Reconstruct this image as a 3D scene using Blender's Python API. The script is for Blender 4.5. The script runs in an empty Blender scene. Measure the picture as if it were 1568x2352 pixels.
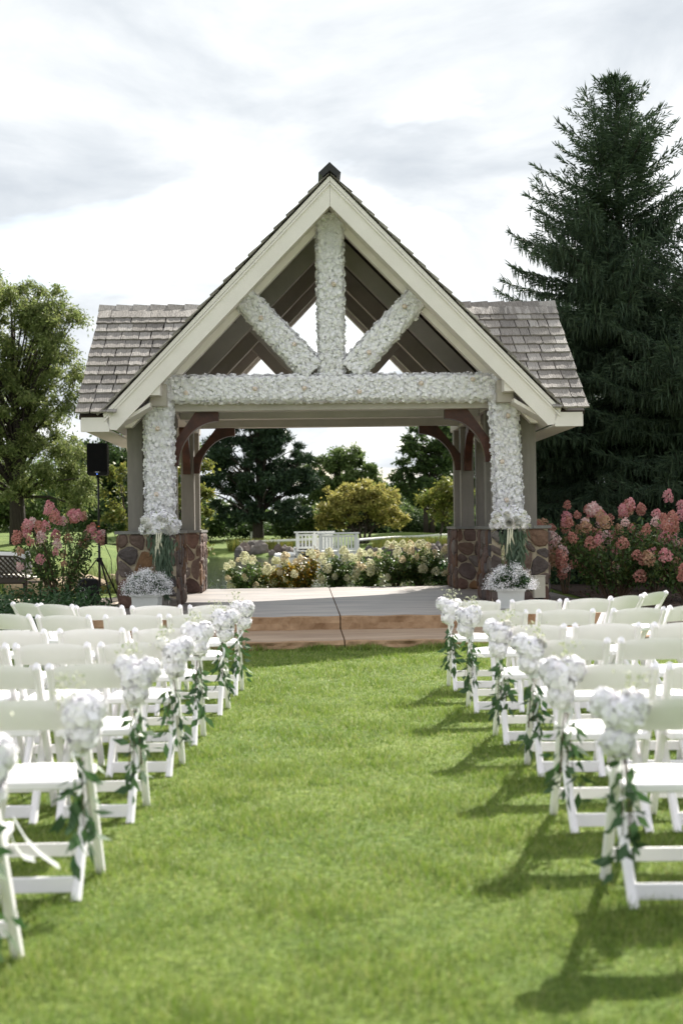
import bpy, bmesh, math, random
import numpy as np
from mathutils import Vector, Matrix
random.seed(7)
RNG = np.random.default_rng(7)
SC = bpy.context.scene
COL = SC.collection
R = math.radians

# ------------------------------------------------------------------ camera, sky, sun, exposure
FPX, EYE, ROLL = 3100.0, 1.43, R(0.8)          # focal length in pixels of a 1568 x 2352 picture
cam = bpy.data.cameras.new('camera')
cam.sensor_fit = 'VERTICAL'; cam.sensor_height = 36; cam.sensor_width = 24
cam.lens = FPX / 2352 * 36
cam.shift_y = 36 / 2352
cam.clip_start = 0.1; cam.clip_end = 3000
cam.dof.use_dof = True; cam.dof.focus_distance = 19.5; cam.dof.aperture_fstop = 2.3
camo = bpy.data.objects.new('camera', cam); COL.objects.link(camo)
camo.location = (0, 0, EYE); camo.rotation_euler = (R(90), ROLL, 0)
SC.camera = camo
SC.render.resolution_x, SC.render.resolution_y = 682, 1024
SC.view_settings.view_transform = 'Standard'; SC.view_settings.look = 'None'
SC.view_settings.gamma = 1; SC.view_settings.exposure = 1.2; SC.view_settings.use_curve_mapping = False

SUN_EL, SUN_AZ = R(38.5), R(24)                  # azimuth clockwise from +Y (the viewing direction)
sdir = Vector((math.sin(SUN_AZ) * math.cos(SUN_EL), math.cos(SUN_AZ) * math.cos(SUN_EL), math.sin(SUN_EL)))
sun = bpy.data.lights.new('sun', 'SUN'); sun.energy = 5.0; sun.angle = R(0.6); sun.color = (1, .95, .86)
suno = bpy.data.objects.new('sun', sun); COL.objects.link(suno)
suno.rotation_euler = sdir.to_track_quat('Z', 'Y').to_euler(); suno.location = sdir * 60

W = bpy.data.worlds.new('World'); SC.world = W; W.use_nodes = True
nt = W.node_tree; nt.nodes.clear()
def wn(t, **k):
    n = nt.nodes.new(t)
    for a, b in k.items(): setattr(n, a, b)
    return n
L = nt.links.new
out = wn('ShaderNodeOutputWorld'); bg = wn('ShaderNodeBackground'); bg.inputs[1].default_value = 0.1
sky = wn('ShaderNodeTexSky', sky_type='NISHITA', sun_disc=False, sun_elevation=SUN_EL, sun_rotation=SUN_AZ)
sky.air_density = 1.2; sky.dust_density = 2.0
tc = wn('ShaderNodeTexCoord'); sep = wn('ShaderNodeSeparateXYZ'); L(tc.outputs['Generated'], sep.inputs[0])
zc = wn('ShaderNodeMath', operation='MAXIMUM'); L(sep.outputs[2], zc.inputs[0]); zc.inputs[1].default_value = 0
za = wn('ShaderNodeMath', operation='ADD'); L(zc.outputs[0], za.inputs[0]); za.inputs[1].default_value = .22
dx = wn('ShaderNodeMath', operation='DIVIDE'); L(sep.outputs[0], dx.inputs[0]); L(za.outputs[0], dx.inputs[1])
dy = wn('ShaderNodeMath', operation='DIVIDE'); L(sep.outputs[1], dy.inputs[0]); L(za.outputs[0], dy.inputs[1])
cmb = wn('ShaderNodeCombineXYZ'); L(dx.outputs[0], cmb.inputs[0]); L(dy.outputs[0], cmb.inputs[1])
def noise(scale, det, off, dist=0.0, rough=.55):
    m = wn('ShaderNodeMapping'); L(cmb.outputs[0], m.inputs[0]); m.inputs['Location'].default_value = off
    n = wn('ShaderNodeTexNoise'); L(m.outputs[0], n.inputs['Vector'])
    n.inputs['Scale'].default_value = scale; n.inputs['Detail'].default_value = det
    n.inputs['Roughness'].default_value = rough; n.inputs['Distortion'].default_value = dist
    return n
def ramp(src, stops):
    r = wn('ShaderNodeValToRGB'); L(src, r.inputs[0]); e = r.color_ramp.elements
    while len(e) < len(stops): e.new(.5)
    for i, (p, c) in enumerate(stops): e[i].position = p; e[i].color = (*c, 1)
    return r
shade = ramp(noise(2.3, 8, (5.1, 2.2, 0), .4, .56).outputs[0], [(.30, (.46, .49, .525)), (.42, (.55, .575, .60)), (.53, (.67, .685, .695)), (.66, (.92, .92, .91))])
gaps = ramp(noise(1.05, 6, (1.2, 9.4, 0), .3).outputs[0], [(.30, (0, 0, 0)), (.44, (1, 1, 1))])
sc8 = wn('ShaderNodeMix', data_type='RGBA', blend_type='MULTIPLY'); sc8.inputs[0].default_value = 1
L(shade.outputs[0], sc8.inputs[6]); sc8.inputs[7].default_value = (6.48, 6.58, 6.68, 1)
mx = wn('ShaderNodeMix', data_type='RGBA'); L(gaps.outputs[0], mx.inputs[0]); L(sky.outputs[0], mx.inputs[6]); L(sc8.outputs[2], mx.inputs[7])
L(mx.outputs[2], bg.inputs[0]); L(bg.outputs[0], out.inputs[0])

# ------------------------------------------------------------------ helpers
def ray(x, y):
    u, v = x - 784, 1212 - y
    return (u * math.cos(ROLL) + v * math.sin(ROLL)) / FPX, (-u * math.sin(ROLL) + v * math.cos(ROLL)) / FPX
def at(x, y, d):
    a, b = ray(x, y); return Vector((a * d, d, EYE + b * d))
def on_ground(x, y, z=0.0):
    a, b = ray(x, y); d = (z - EYE) / b; return Vector((a * d, d, z))
def sst(a, b, x):
    t = min(1, max(0, (x - a) / (b - a))); return t * t * (3 - 2 * t)

MATS = {}
def mat(name, color, rough=.6, var=None, scale=4.0, bump=0.0, bscale=30.0, rand=None, transl=0.0, spec=.4,
        stretch=(1, 1, 1), island=None, coord='Object', detail=6, subs=0):
    """Principled material. var: second colour mixed by noise. rand: list of colours by object random. island: colours by mesh island."""
    if name in MATS: return MATS[name]
    m = bpy.data.materials.new(name); m.use_nodes = True; t = m.node_tree; N = t.nodes; K = t.links.new
    p = N['Principled BSDF']; p.inputs['Roughness'].default_value = rough; p.inputs['Specular IOR Level'].default_value = spec
    src = None
    def crmp(sock, cols):
        r = N.new('ShaderNodeValToRGB'); K(sock, r.inputs[0]); e = r.color_ramp.elements
        while len(e) < len(cols): e.new(.5)
        for i, c in enumerate(cols): e[i].position = i / max(1, len(cols) - 1); e[i].color = (*c, 1)
        return r.outputs[0]
    if island:
        g = N.new('ShaderNodeNewGeometry'); src = crmp(g.outputs['Random Per Island'], island)
    elif rand:
        g = N.new('ShaderNodeObjectInfo'); src = crmp(g.outputs['Random'], rand)
    mp = None
    if var is not None or bump:
        tcn = N.new('ShaderNodeTexCoord'); mp = N.new('ShaderNodeMapping'); mp.inputs['Scale'].default_value = stretch
        K(tcn.outputs[coord], mp.inputs[0])
    if var is not None:
        n = N.new('ShaderNodeTexNoise'); n.inputs['Scale'].default_value = scale; n.inputs['Detail'].default_value = detail
        n.inputs['Roughness'].default_value = .65; K(mp.outputs[0], n.inputs['Vector'])
        r = N.new('ShaderNodeMapRange'); r.inputs[1].default_value = .35; r.inputs[2].default_value = .65; K(n.outputs[0], r.inputs[0])
        x = N.new('ShaderNodeMix'); x.data_type = 'RGBA'; K(r.outputs[0], x.inputs[0])
        if src is not None:
            x.blend_type = 'MULTIPLY'; K(src, x.inputs[6])
        else:
            x.inputs[6].default_value = (*color, 1)
        x.inputs[7].default_value = (*var, 1); src = x.outputs[2]
    if src is None: p.inputs['Base Color'].default_value = (*color, 1)
    else: K(src, p.inputs['Base Color'])
    if bump:
        n = N.new('ShaderNodeTexNoise'); n.inputs['Scale'].default_value = bscale; n.inputs['Detail'].default_value = 5
        K(mp.outputs[0], n.inputs['Vector'])
        b = N.new('ShaderNodeBump'); b.inputs['Strength'].default_value = bump; b.inputs['Distance'].default_value = .02
        K(n.outputs[0], b.inputs['Height']); K(b.outputs[0], p.inputs['Normal'])
    if transl:
        tr = N.new('ShaderNodeBsdfTranslucent'); mxs = N.new('ShaderNodeMixShader'); mxs.inputs[0].default_value = transl
        if src is None: tr.inputs[0].default_value = (*color, 1)
        else: K(src, tr.inputs[0])
        K(p.outputs[0], mxs.inputs[1]); K(tr.outputs[0], mxs.inputs[2]); K(mxs.outputs[0], N['Material Output'].inputs[0])
    MATS[name] = m
    return m

def tag(o, label=None, cat=None, group=None, kind=None):
    if label: o['label'] = label
    if cat: o['category'] = cat
    if group: o['group'] = group
    if kind: o['kind'] = kind
    return o
def empty(name, loc=(0, 0, 0), rz=0.0, label=None, cat=None, group=None):
    o = bpy.data.objects.new(name, None); COL.objects.link(o); o.empty_display_size = .1
    o.location = loc; o.rotation_euler = (0, 0, rz)
    return tag(o, label, cat, group)
def link(name, me, m=None, parent=None, smooth=False):
    if m is not None and not me.materials: me.materials.append(m)
    if smooth: me.shade_smooth()
    o = bpy.data.objects.new(name, me); COL.objects.link(o)
    if parent is not None: o.parent = parent
    return o

class MB:
    """collects verts and faces of one part"""
    def __init__(s): s.v = []; s.f = []
    def add(s, vs, fs):
        b = len(s.v); s.v += [tuple(v) for v in vs]; s.f += [tuple(i + b for i in f) for f in fs]; return s
    def box(s, x0, x1, y0, y1, z0, z1):
        v = [(x, y, z) for z in (z0, z1) for y in (y0, y1) for x in (x0, x1)]
        return s.add(v, [(0, 2, 3, 1), (4, 5, 7, 6), (0, 1, 5, 4), (2, 6, 7, 3), (0, 4, 6, 2), (1, 3, 7, 5)])
    def bar(s, a, b, w, t, up=(0, 0, 1), ch=.22, ends=True):
        """bar with chamfered section from a to b; w across (side), t along 'up'"""
        a, b = Vector(a), Vector(b); d = (b - a).normalized(); sx = d.cross(Vector(up))
        if sx.length < 1e-4: sx = d.cross(Vector((0, 1, 0)))
        sx.normalize(); u = sx.cross(d).normalized(); hw, ht = w / 2, t / 2; c = min(w, t) * ch
        pr = [(hw - c, -ht), (hw, -ht + c), (hw, ht - c), (hw - c, ht), (-hw + c, ht), (-hw, ht - c), (-hw, -ht + c), (-hw + c, -ht)]
        v = [a + sx * x + u * y for x, y in pr] + [b + sx * x + u * y for x, y in pr]
        f = [(i, (i + 1) % 8, 8 + (i + 1) % 8, 8 + i) for i in range(8)]
        if ends: f += [tuple(range(7, -1, -1)), tuple(range(8, 16))]
        return s.add(v, f)
    def tube(s, pts, rad, n=6, cap=True):
        pts = [Vector(p) for p in pts]; rings = []; x = None
        for i, p in enumerate(pts):
            d = (pts[min(i + 1, len(pts) - 1)] - pts[max(i - 1, 0)])
            d = d.normalized() if d.length > 1e-9 else Vector((0, 0, 1))
            if x is None: x = d.orthogonal().normalized()
            x = (x - d * x.dot(d));  x = x.normalized() if x.length > 1e-6 else d.orthogonal().normalized()
            y = d.cross(x); r = rad[i] if hasattr(rad, '__len__') else rad
            rings.append([p + (x * math.cos(6.2832 * k / n) + y * math.sin(6.2832 * k / n)) * r for k in range(n)])
        v = [q for g in rings for q in g]; f = []
        for i in range(len(pts) - 1):
            for k in range(n): f.append((i * n + k, i * n + (k + 1) % n, (i + 1) * n + (k + 1) % n, (i + 1) * n + k))
        if cap: f += [tuple(range(n - 1, -1, -1)), tuple((len(pts) - 1) * n + k for k in range(n))]
        return s.add(v, f)
    def lathe(s, prof, n=16, c=(0, 0)):
        v = [(c[0] + r * math.cos(6.2832 * k / n), c[1] + r * math.sin(6.2832 * k / n), z) for r, z in prof for k in range(n)]
        f = [(i * n + k, i * n + (k + 1) % n, (i + 1) * n + (k + 1) % n, (i + 1) * n + k) for i in range(len(prof) - 1) for k in range(n)]
        f += [tuple(range(n - 1, -1, -1)), tuple((len(prof) - 1) * n + k for k in range(n))]
        return s.add(v, f)
    def prism(s, poly, y0, y1):
        """poly in (x, z), extruded from y0 to y1"""
        n = len(poly); v = [(x, y0, z) for x, z in poly] + [(x, y1, z) for x, z in poly]
        f = [tuple(range(n)), tuple(range(2 * n - 1, n - 1, -1))] + [(i, n + i, n + (i + 1) % n, (i + 1) % n) for i in range(n)]
        return s.add(v, f)
    def mesh(s, name='mesh', fix=True):
        me = bpy.data.meshes.new(name); me.from_pydata(s.v, [], s.f); me.update()
        if fix:
            b = bmesh.new(); b.from_mesh(me); bmesh.ops.recalc_face_normals(b, faces=b.faces); b.to_mesh(me); b.free()
        return me
    def obj(s, name, m, parent=None, smooth=False, fix=True): return link(name, s.mesh(name, fix), m, parent, smooth)

def quads_mesh(name, V, nv=4):
    """V: (N, nv, 3) array, each row one polygon"""
    n = len(V); me = bpy.data.meshes.new(name)
    me.vertices.add(n * nv); me.vertices.foreach_set('co', V.astype(np.float32).ravel())
    me.loops.add(n * nv); me.loops.foreach_set('vertex_index', np.arange(n * nv, dtype=np.int32))
    me.polygons.add(n); me.polygons.foreach_set('loop_start', np.arange(0, n * nv, nv, dtype=np.int32))
    me.update(calc_edges=True); return me
def unit(a): return a / np.maximum(np.linalg.norm(a, axis=1, keepdims=True), 1e-9)
def leaf_quads(P, D, N, ln, wd, fold=.15, mid=.45):
    """diamond leaves: base at P, pointing D, facing N"""
    D = unit(D); S = unit(np.cross(D, N)); Nn = np.cross(S, D)
    ln = np.broadcast_to(np.asarray(ln, float).reshape(-1, 1), (len(P), 1)); wd = np.broadcast_to(np.asarray(wd, float).reshape(-1, 1), (len(P), 1))
    m = P + D * ln * mid
    return np.stack([P, m + S * wd * .5 + Nn * wd * fold, P + D * ln - Nn * ln * .06, m - S * wd * .5 + Nn * wd * fold], 1)
def rdir(n): return unit(RNG.normal(size=(n, 3)))
def petal_cloud(P, NRM, size, jit=.55, aspect=1.0):
    """broad petals lying roughly on a surface with normals NRM"""
    n = len(P); N = unit(NRM + RNG.normal(size=(n, 3)) * jit); D = unit(np.cross(N, rdir(n))); s = size * RNG.uniform(.7, 1.25, n)
    return leaf_quads(P - D * s[:, None] * .5, D, N, s, s * aspect, fold=RNG.uniform(.0, .3), mid=.55)

# ------------------------------------------------------------------ materials
M_white = mat('chair_resin', (.895, .865, .90), .42, var=(.87, .84, .875), scale=9)
M_pad = mat('chair_vinyl', (.83, .83, .82), .38, var=(.78, .78, .77), scale=12, bump=.15, bscale=25)
M_trim = mat('cream_paint', (.80, .745, .71), .55, var=(.755, .70, .665), scale=2.2, bump=.12, bscale=60, stretch=(1, 1, 1))
M_greige = mat('greige_paint', (.50, .455, .41), .6, var=(.44, .40, .36), scale=3, bump=.2, bscale=50)
M_taupe = mat('taupe_paint', (.225, .205, .18), .6, var=(.19, .172, .15), scale=4, bump=.3, bscale=40, stretch=(3, 3, .6))
M_deck = mat('dark_sheathing', (.045, .028, .02), .8, var=(.03, .018, .013), scale=5)
M_stain = mat('red_brown_stain', (.085, .026, .012), .45, var=(.04, .012, .006), scale=5, bump=.15, bscale=40)
M_shingle = mat('cedar_shake', (.3, .28, .25), .85, rand=[(.19, .172, .158), (.38, .35, .32), (.27, .245, .22), (.46, .43, .40), (.33, .30, .275), (.24, .22, .205)],
                var=(.58, .56, .54), scale=7, bump=.9, bscale=10, stretch=(9, 1, 1))
M_shingle2 = mat('cedar_shake_mass', (.3, .28, .25), .85, island=[(.20, .178, .16), (.34, .31, .28), (.27, .24, .21), (.38, .35, .32)], var=(.7, .68, .66), scale=9)
M_black = mat('black_plastic', (.008, .008, .009), .6, spec=.2)
M_iron = mat('black_metal', (.02, .02, .02), .5)
M_mortar = mat('tan_mortar', (.46, .385, .285), .9, var=(.36, .295, .21), scale=8, bump=.5, bscale=60)
M_stone = mat('field_stone', (.2, .15, .12), .85, rand=[(.10, .06, .05), (.18, .105, .08), (.125, .115, .115), (.22, .13, .085), (.08, .074, .078), (.165, .12, .10), (.20, .185, .17), (.13, .075, .06), (.25, .14, .065)],
              var=(.62, .58, .56), scale=9, bump=.8, bscale=24)
M_cap = mat('bluestone_cap', (.22, .215, .20), .8, var=(.16, .155, .145), scale=6, bump=.4, bscale=30)
M_conc = mat('stamped_concrete', (.36, .315, .285), .45, var=(.15, .14, .14), scale=4.5, bump=1.0, bscale=9, stretch=(.16, .9, 1), spec=.5)
M_tread = mat('tan_tread', (.44, .32, .225), .7, var=(.30, .205, .14), scale=3, bump=.8, bscale=8, stretch=(.3, 1.1, 1))
M_riser = mat('rough_tan_riser', (.42, .275, .165), .85, var=(.27, .165, .09), scale=4, bump=1.0, bscale=14)
M_petal = mat('white_petal', (.84, .84, .80), .55, island=[(.93, .91, .94), (.95, .93, .97), (.94, .92, .96), (.93, .92, .90)], transl=.10)
M_core = mat('garland_core', (.80, .80, .74), .8, var=(.66, .68, .56), scale=20)
M_rose = mat('blush_rose', (.84, .66, .55), .55, island=[(.90, .82, .74), (.90, .76, .66), (.92, .86, .80)], transl=.2)
M_white_rose = mat('white_rose', (.86, .85, .81), .5, island=[(.88, .88, .86), (.86, .84, .79), (.84, .85, .84)], transl=.18)
M_leafd = mat('dark_leaf', (.03, .07, .025), .5, island=[(.028, .07, .03), (.055, .12, .038), (.04, .09, .036), (.08, .155, .05)], transl=.28)
M_euca = mat('eucalyptus_leaf', (.05, .1, .06), .55, island=[(.03, .06, .035), (.085, .13, .08), (.05, .085, .045), (.12, .17, .11)], transl=.2)
M_hydl = mat('hydrangea_leaf', (.06, .11, .03), .5, island=[(.05, .10, .03), (.09, .16, .045), (.13, .20, .055), (.07, .12, .035), (.18, .19, .055)], transl=.38)
M_hydy = mat('yellowing_leaf', (.2, .15, .02), .5, island=[(.06, .12, .03), (.30, .20, .025), (.42, .24, .02), (.10, .15, .035), (.22, .17, .03)], transl=.35)
M_stem = mat('brown_stem', (.10, .065, .04), .8)
M_bark = mat('dark_bark', (.055, .042, .032), .9, var=(.028, .021, .016), scale=6, bump=.8, bscale=12, stretch=(3, 3, .6))
M_cushion = mat('pale_fabric', (.60, .585, .54), .85, bump=.2, bscale=80)
M_bronze = mat('bronze_metal', (.035, .026, .02), .45)
M_paint = mat('white_fence_paint', (.74, .74, .70), .55, var=(.66, .655, .62), scale=8)
M_rock = mat('shore_rock', (.18, .16, .14), .9, rand=[(.17, .15, .13), (.08, .078, .075), (.17, .12, .10), (.22, .20, .18), (.11, .105, .10)], var=(.6, .58, .56), scale=3, bump=.6, bscale=9)
M_lime = mat('limestone', (.42, .33, .22), .9, var=(.26, .19, .12), scale=5, bump=.9, bscale=9)
M_ribbon = mat('white_ribbon', (.80, .82, .84), .4, transl=.3)
M_planter = mat('white_planter', (.62, .63, .62), .5)
M_amar = mat('cream_amaranth', (.70, .68, .52), .8, bump=.9, bscale=90)
def glass_mat():
    m = bpy.data.materials.new('clear_acrylic'); m.use_nodes = True; p = m.node_tree.nodes['Principled BSDF']
    p.inputs['Transmission Weight'].default_value = 1; p.inputs['IOR'].default_value = 1.12; p.inputs['Roughness'].default_value = .02
    p.inputs['Base Color'].default_value = (.96, .97, .97, 1); return m
M_acryl = glass_mat()
def water_mat():
    m = bpy.data.materials.new('pond_water'); m.use_nodes = True; t = m.node_tree; N = t.nodes; p = N['Principled BSDF']
    p.inputs['Base Color'].default_value = (.028, .034, .024, 1); p.inputs['Roughness'].default_value = .06; p.inputs['IOR'].default_value = 1.33
    p.inputs['Specular IOR Level'].default_value = .7
    c = N.new('ShaderNodeTexCoord'); mp = N.new('ShaderNodeMapping'); mp.inputs['Scale'].default_value = (1, 2.2, 1); t.links.new(c.outputs['Object'], mp.inputs[0])
    n = N.new('ShaderNodeTexNoise'); n.inputs['Scale'].default_value = 2.6; n.inputs['Detail'].default_value = 4; t.links.new(mp.outputs[0], n.inputs['Vector'])
    b = N.new('ShaderNodeBump'); b.inputs['Strength'].default_value = .10; b.inputs['Distance'].default_value = .05
    t.links.new(n.outputs[0], b.inputs['Height']); t.links.new(b.outputs[0], p.inputs['Normal']); return m
M_water = water_mat()

# ------------------------------------------------------------------ terrain
def pond_sd(x, y):
    """positive inside the pond, metres from the shore (roughly)"""
    left = -6.6 + 1.1 * math.sin(y * .11 + .6) - (2.5 * sst(40, 28, y) if y < 40 else 0)
    right = 26 + 2 * math.sin(y * .09)
    near = 29.2 + .5 * math.sin(x * .5)
    far = 84 + 1.2 * math.sin(x * .35) - 2.6 * math.exp(-((x + 4.2) / 3.2) ** 2) - 2.5 * math.exp(-((x - 5.5) / 3.5) ** 2) + 6 * math.exp(-((x + .1) / 1.1) ** 2)
    return min(x - left, right - x, y - near, far - y)
def hgt(x, y):
    h = .24 * sst(16.8, 19.5, y) * (1 - sst(26, 36, y))
    h += 1.25 * math.exp(-((x + 14) / 7.5) ** 2 - ((y - 54) / 10) ** 2)
    h += .85 * sst(88, 118, y) + .5 * math.exp(-((x - 5) / 4) ** 2 - ((y - 104) / 7) ** 2) + .5 * sst(10, 26, abs(x)) * sst(50, 90, y)
    s = pond_sd(x, y)
    w = sst(-3.0, 1.2, s)
    return h * (1 - w) + (-.75) * w
def grid(xs, ys, fz, name):
    v = [(x, y, fz(x, y)) for y in ys for x in xs]; nx = len(xs)
    f = [(j * nx + i, j * nx + i + 1, (j + 1) * nx + i + 1, (j + 1) * nx + i) for j in range(len(ys) - 1) for i in range(nx - 1)]
    me = bpy.data.meshes.new(name); me.from_pydata(v, [], f); me.update(); me.shade_smooth(); return me
def ground_mat():
    m = bpy.data.materials.new('lawn_ground'); m.use_nodes = True; t = m.node_tree; N = t.nodes; K = t.links.new; p = N['Principled BSDF']
    p.inputs['Roughness'].default_value = .9; p.inputs['Specular IOR Level'].default_value = .15
    c = N.new('ShaderNodeTexCoord')
    n1 = N.new('ShaderNodeTexNoise'); n1.inputs['Scale'].default_value = .9; n1.inputs['Detail'].default_value = 5; K(c.outputs['Object'], n1.inputs['Vector'])
    n2 = N.new('ShaderNodeTexNoise'); n2.inputs['Scale'].default_value = 26; n2.inputs['Detail'].default_value = 6; K(c.outputs['Object'], n2.inputs['Vector'])
    r1 = N.new('ShaderNodeValToRGB'); K(n1.outputs[0], r1.inputs[0]); e = r1.color_ramp.elements
    e[0].position = .35; e[0].color = (.09, .145, .026, 1); e[1].position = .68; e[1].color = (.16, .21, .05, 1)
    r2 = N.new('ShaderNodeValToRGB'); K(n2.outputs[0], r2.inputs[0]); e = r2.color_ramp.elements
    e[0].position = .3; e[0].color = (.45, .5, .4, 1); e[1].position = .7; e[1].color = (1.2, 1.15, 1.1, 1)
    x = N.new('ShaderNodeMix'); x.data_type = 'RGBA'; x.blend_type = 'MULTIPLY'; x.inputs[0].default_value = 1
    K(r1.outputs[0], x.inputs[6]); K(r2.outputs[0], x.inputs[7]); K(x.outputs[2], p.inputs['Base Color'])
    b = N.new('ShaderNodeBump'); b.inputs['Strength'].default_value = .8; b.inputs['Distance'].default_value = .03
    K(n2.outputs[0], b.inputs['Height']); K(b.outputs[0], p.inputs['Normal']); return m
M_ground = ground_mat()
def spaced(a, b, s): return list(np.arange(a, b, s))
xs = [-900, -400, -200, -110, -70] + spaced(-50, -16, 2) + spaced(-16, 30, .8) + spaced(30, 60, 3) + [70, 110, 200, 400, 900]
ys = [-60, -20, 0, 8, 14] + spaced(16, 34, .6) + spaced(34, 76, 1.5) + spaced(76, 120, .9) + [125, 135, 150, 180, 240, 400, 900, 2200]
tag(link('ground', grid(xs, ys, hgt, 'ground'), M_ground), kind='structure')
WZ = -.25
tag(link('pond', grid([-14, 0, 14, 32], [27, 50, 70, 93], lambda x, y: WZ, 'pond'), M_water), kind='structure')

# lawn grass blades in front of the steps
def grass():
    parts = []
    for (y0, y1, dens, wd, ln) in ((2.9, 5.2, 11000, .0042, .050), (5.2, 8.2, 7000, .0055, .050), (8.2, 12.0, 4200, .007, .05), (12.0, 16.0, 2600, .0085, .052)):
        hw = lambda y: 784 / FPX * y + .75
        n = int(dens * (y1 - y0) * (hw(y0) + hw(y1)))
        y = RNG.uniform(y0, y1, n); x = RNG.uniform(-1, 1, n) * hw(y1)
        k = np.abs(x) < 784 / FPX * y + .75; x, y = x[k], y[k]; n = len(x)
        P = np.stack([x, y, np.full(n, -.004)], 1); az = RNG.uniform(0, 6.283, n)
        clump = .75 + .5 * (np.sin(x * 5.1 + np.sin(y * 3.3)) * np.sin(y * 4.7 + np.sin(x * 2.9)))
        lean = RNG.uniform(.15, 1.0, n); D = np.stack([np.cos(az) * lean, np.sin(az) * lean, np.ones(n)], 1); D = unit(D)
        l = ln * RNG.uniform(.5, 1.25, n) * np.clip(clump, .55, 1.25)
        S = np.stack([-np.sin(az + .6), np.cos(az + .6), np.zeros(n)], 1)
        w = wd * RNG.uniform(.7, 1.3, n)
        tip = P + D * l[:, None] + np.stack([np.cos(az), np.sin(az), -.4 * np.ones(n)], 1) * (l * lean * .25)[:, None]
        parts.append(np.stack([P - S * w[:, None] * .5, P + S * w[:, None] * .5, tip], 1))
    # the lawn goes on beside the picture, thinner
    n = 150000; y = RNG.uniform(1.5, 16.6, n); x = RNG.uniform(-7.5, 7.5, n); k = (np.abs(x) > 784 / FPX * y + .70) | (y < 2.9); x, y = x[k], y[k]; n = len(x); az = RNG.uniform(0, 6.283, n)
    D = unit(np.stack([np.cos(az) * .6, np.sin(az) * .6, np.ones(n)], 1)); P = np.stack([x, y, np.full(n, -.004)], 1); S = np.stack([-np.sin(az), np.cos(az), np.zeros(n)], 1)
    parts.append(np.stack([P - S * .006, P + S * .006, P + D * RNG.uniform(.03, .065, n)[:, None]], 1))
    # ragged longer grass at the foot of the steps
    n = 9000; x = RNG.uniform(-3.6, 4.0, n); y = 15.86 - np.abs(RNG.normal(0, .10, n)) + x * -.0264; az = RNG.uniform(0, 6.283, n)
    D = unit(np.stack([np.cos(az) * .6, np.sin(az) * .6, np.ones(n)], 1)); l = RNG.uniform(.05, .13, n) * (.7 + .5 * np.sin(x * 7) * np.sin(x * 2.3))
    P = np.stack([x, y, np.full(n, -.004)], 1); S = np.stack([-np.sin(az), np.cos(az), np.zeros(n)], 1)
    parts.append(np.stack([P - S * .005, P + S * .005, P + D * l[:, None]], 1))
    m = mat('grass_blade', (.1, .18, .03), .55, island=[(.15, .25, .035), (.27, .37, .065), (.20, .31, .045), (.36, .41, .10), (.48, .46, .21), (.16, .24, .045), (.32, .39, .075), (.23, .33, .055)], transl=.35, spec=.3, var=(.45, .55, .42), scale=7, detail=10)
    o = link('lawn_grass', quads_mesh('lawn_grass', np.concatenate(parts), 3), m)
    tag(o, 'short mown green grass of the aisle and under the chairs', 'grass', kind='stuff')
grass()

# ------------------------------------------------------------------ gazebo frame and stone platform
GTH = R(1.515); GO = Vector((-.115, 20.0, 0))
GM = Matrix.Translation(GO) @ Matrix.Rotation(GTH, 4, 'Z')
def G(x, y, z): return GM @ Vector((x, y, z))
PZ = .28                                                        # platform top
plat = empty('stone_platform', GO, GTH); tag(plat, 'stamped stone platform with one broad step under the gazebo', 'platform', kind='structure')
def hash2(a, b): return math.sin(a * 12.9898 + b * 78.233)
def slab(name, x0, x1, front, back, z0, z1, rough=.018, top_m=None):
    """slab with rough hewn front: (front edge y, top z1)"""
    nx = max(2, int((x1 - x0) / .045)); prof = []
    zs = np.linspace(z0, z1 - .012, 6)
    top = [front + .03, front + .10, front + .3] + list(np.linspace(front + .6, back, 6))
    vs, fs, mi = [], [], []
    ncol = len(zs) + len(top) + 1
    for i in range(nx + 1):
        x = x0 + (x1 - x0) * i / nx
        wob = .02 * math.sin(x * 2.1 + z1 * 9) + .012 * math.sin(x * 6.7 + z1 * 31)
        for j, z in enumerate(zs):
            d = rough * (hash2(round(x * 9.1), j) * .5 + math.sin(x * 11 + j * 1.7) * .5 + math.sin(x * 27 + j * 2.9) * .35)
            vs.append((x, front + wob + d - .012 * math.sin(math.pi * j / 6), z))
        for y in top:
            k = .006 * math.sin(x * 9) * math.exp(-(y - front) * 9)
            vs.append((x, y + wob * math.exp(-(y - front) * 3), z1 + k))
        vs.append((x, back, z0))
    for i in range(nx):
        for j in range(ncol - 1):
            a = i * ncol + j; fs.append((a, a + 1, a + ncol + 1, a + ncol)); mi.append(0 if j >= len(zs) else 1)
    fs += [tuple(range(ncol)), tuple(nx * ncol + k for k in range(ncol - 1, -1, -1))]; mi += [1, 1]
    me = bpy.data.meshes.new(name); me.from_pydata(vs, [], fs); me.materials.append(top_m or M_conc); me.materials.append(M_riser)
    me.polygons.foreach_set('material_index', mi); me.update()
    b = bmesh.new(); b.from_mesh(me); bmesh.ops.recalc_face_normals(b, faces=b.faces); b.to_mesh(me); b.free()
    return link(name, me, None, plat)
slab('platform_slab', -3.35, .012, -2.42, 6.15, -.12, PZ)
slab('platform_slab', .028, 3.75, -2.42, 6.15, -.12, PZ)
slab('step_slab', -3.3, .016, -4.16, -2.36, -.10, .105, top_m=M_tread)
slab('step_slab', .032, 4.1, -4.16, -2.36, -.10, .105, top_m=M_tread)

gaz = empty('gazebo', GO, GTH, 'open timber gazebo with steep shake roof, stone piers and brown brackets', 'gazebo')

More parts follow.
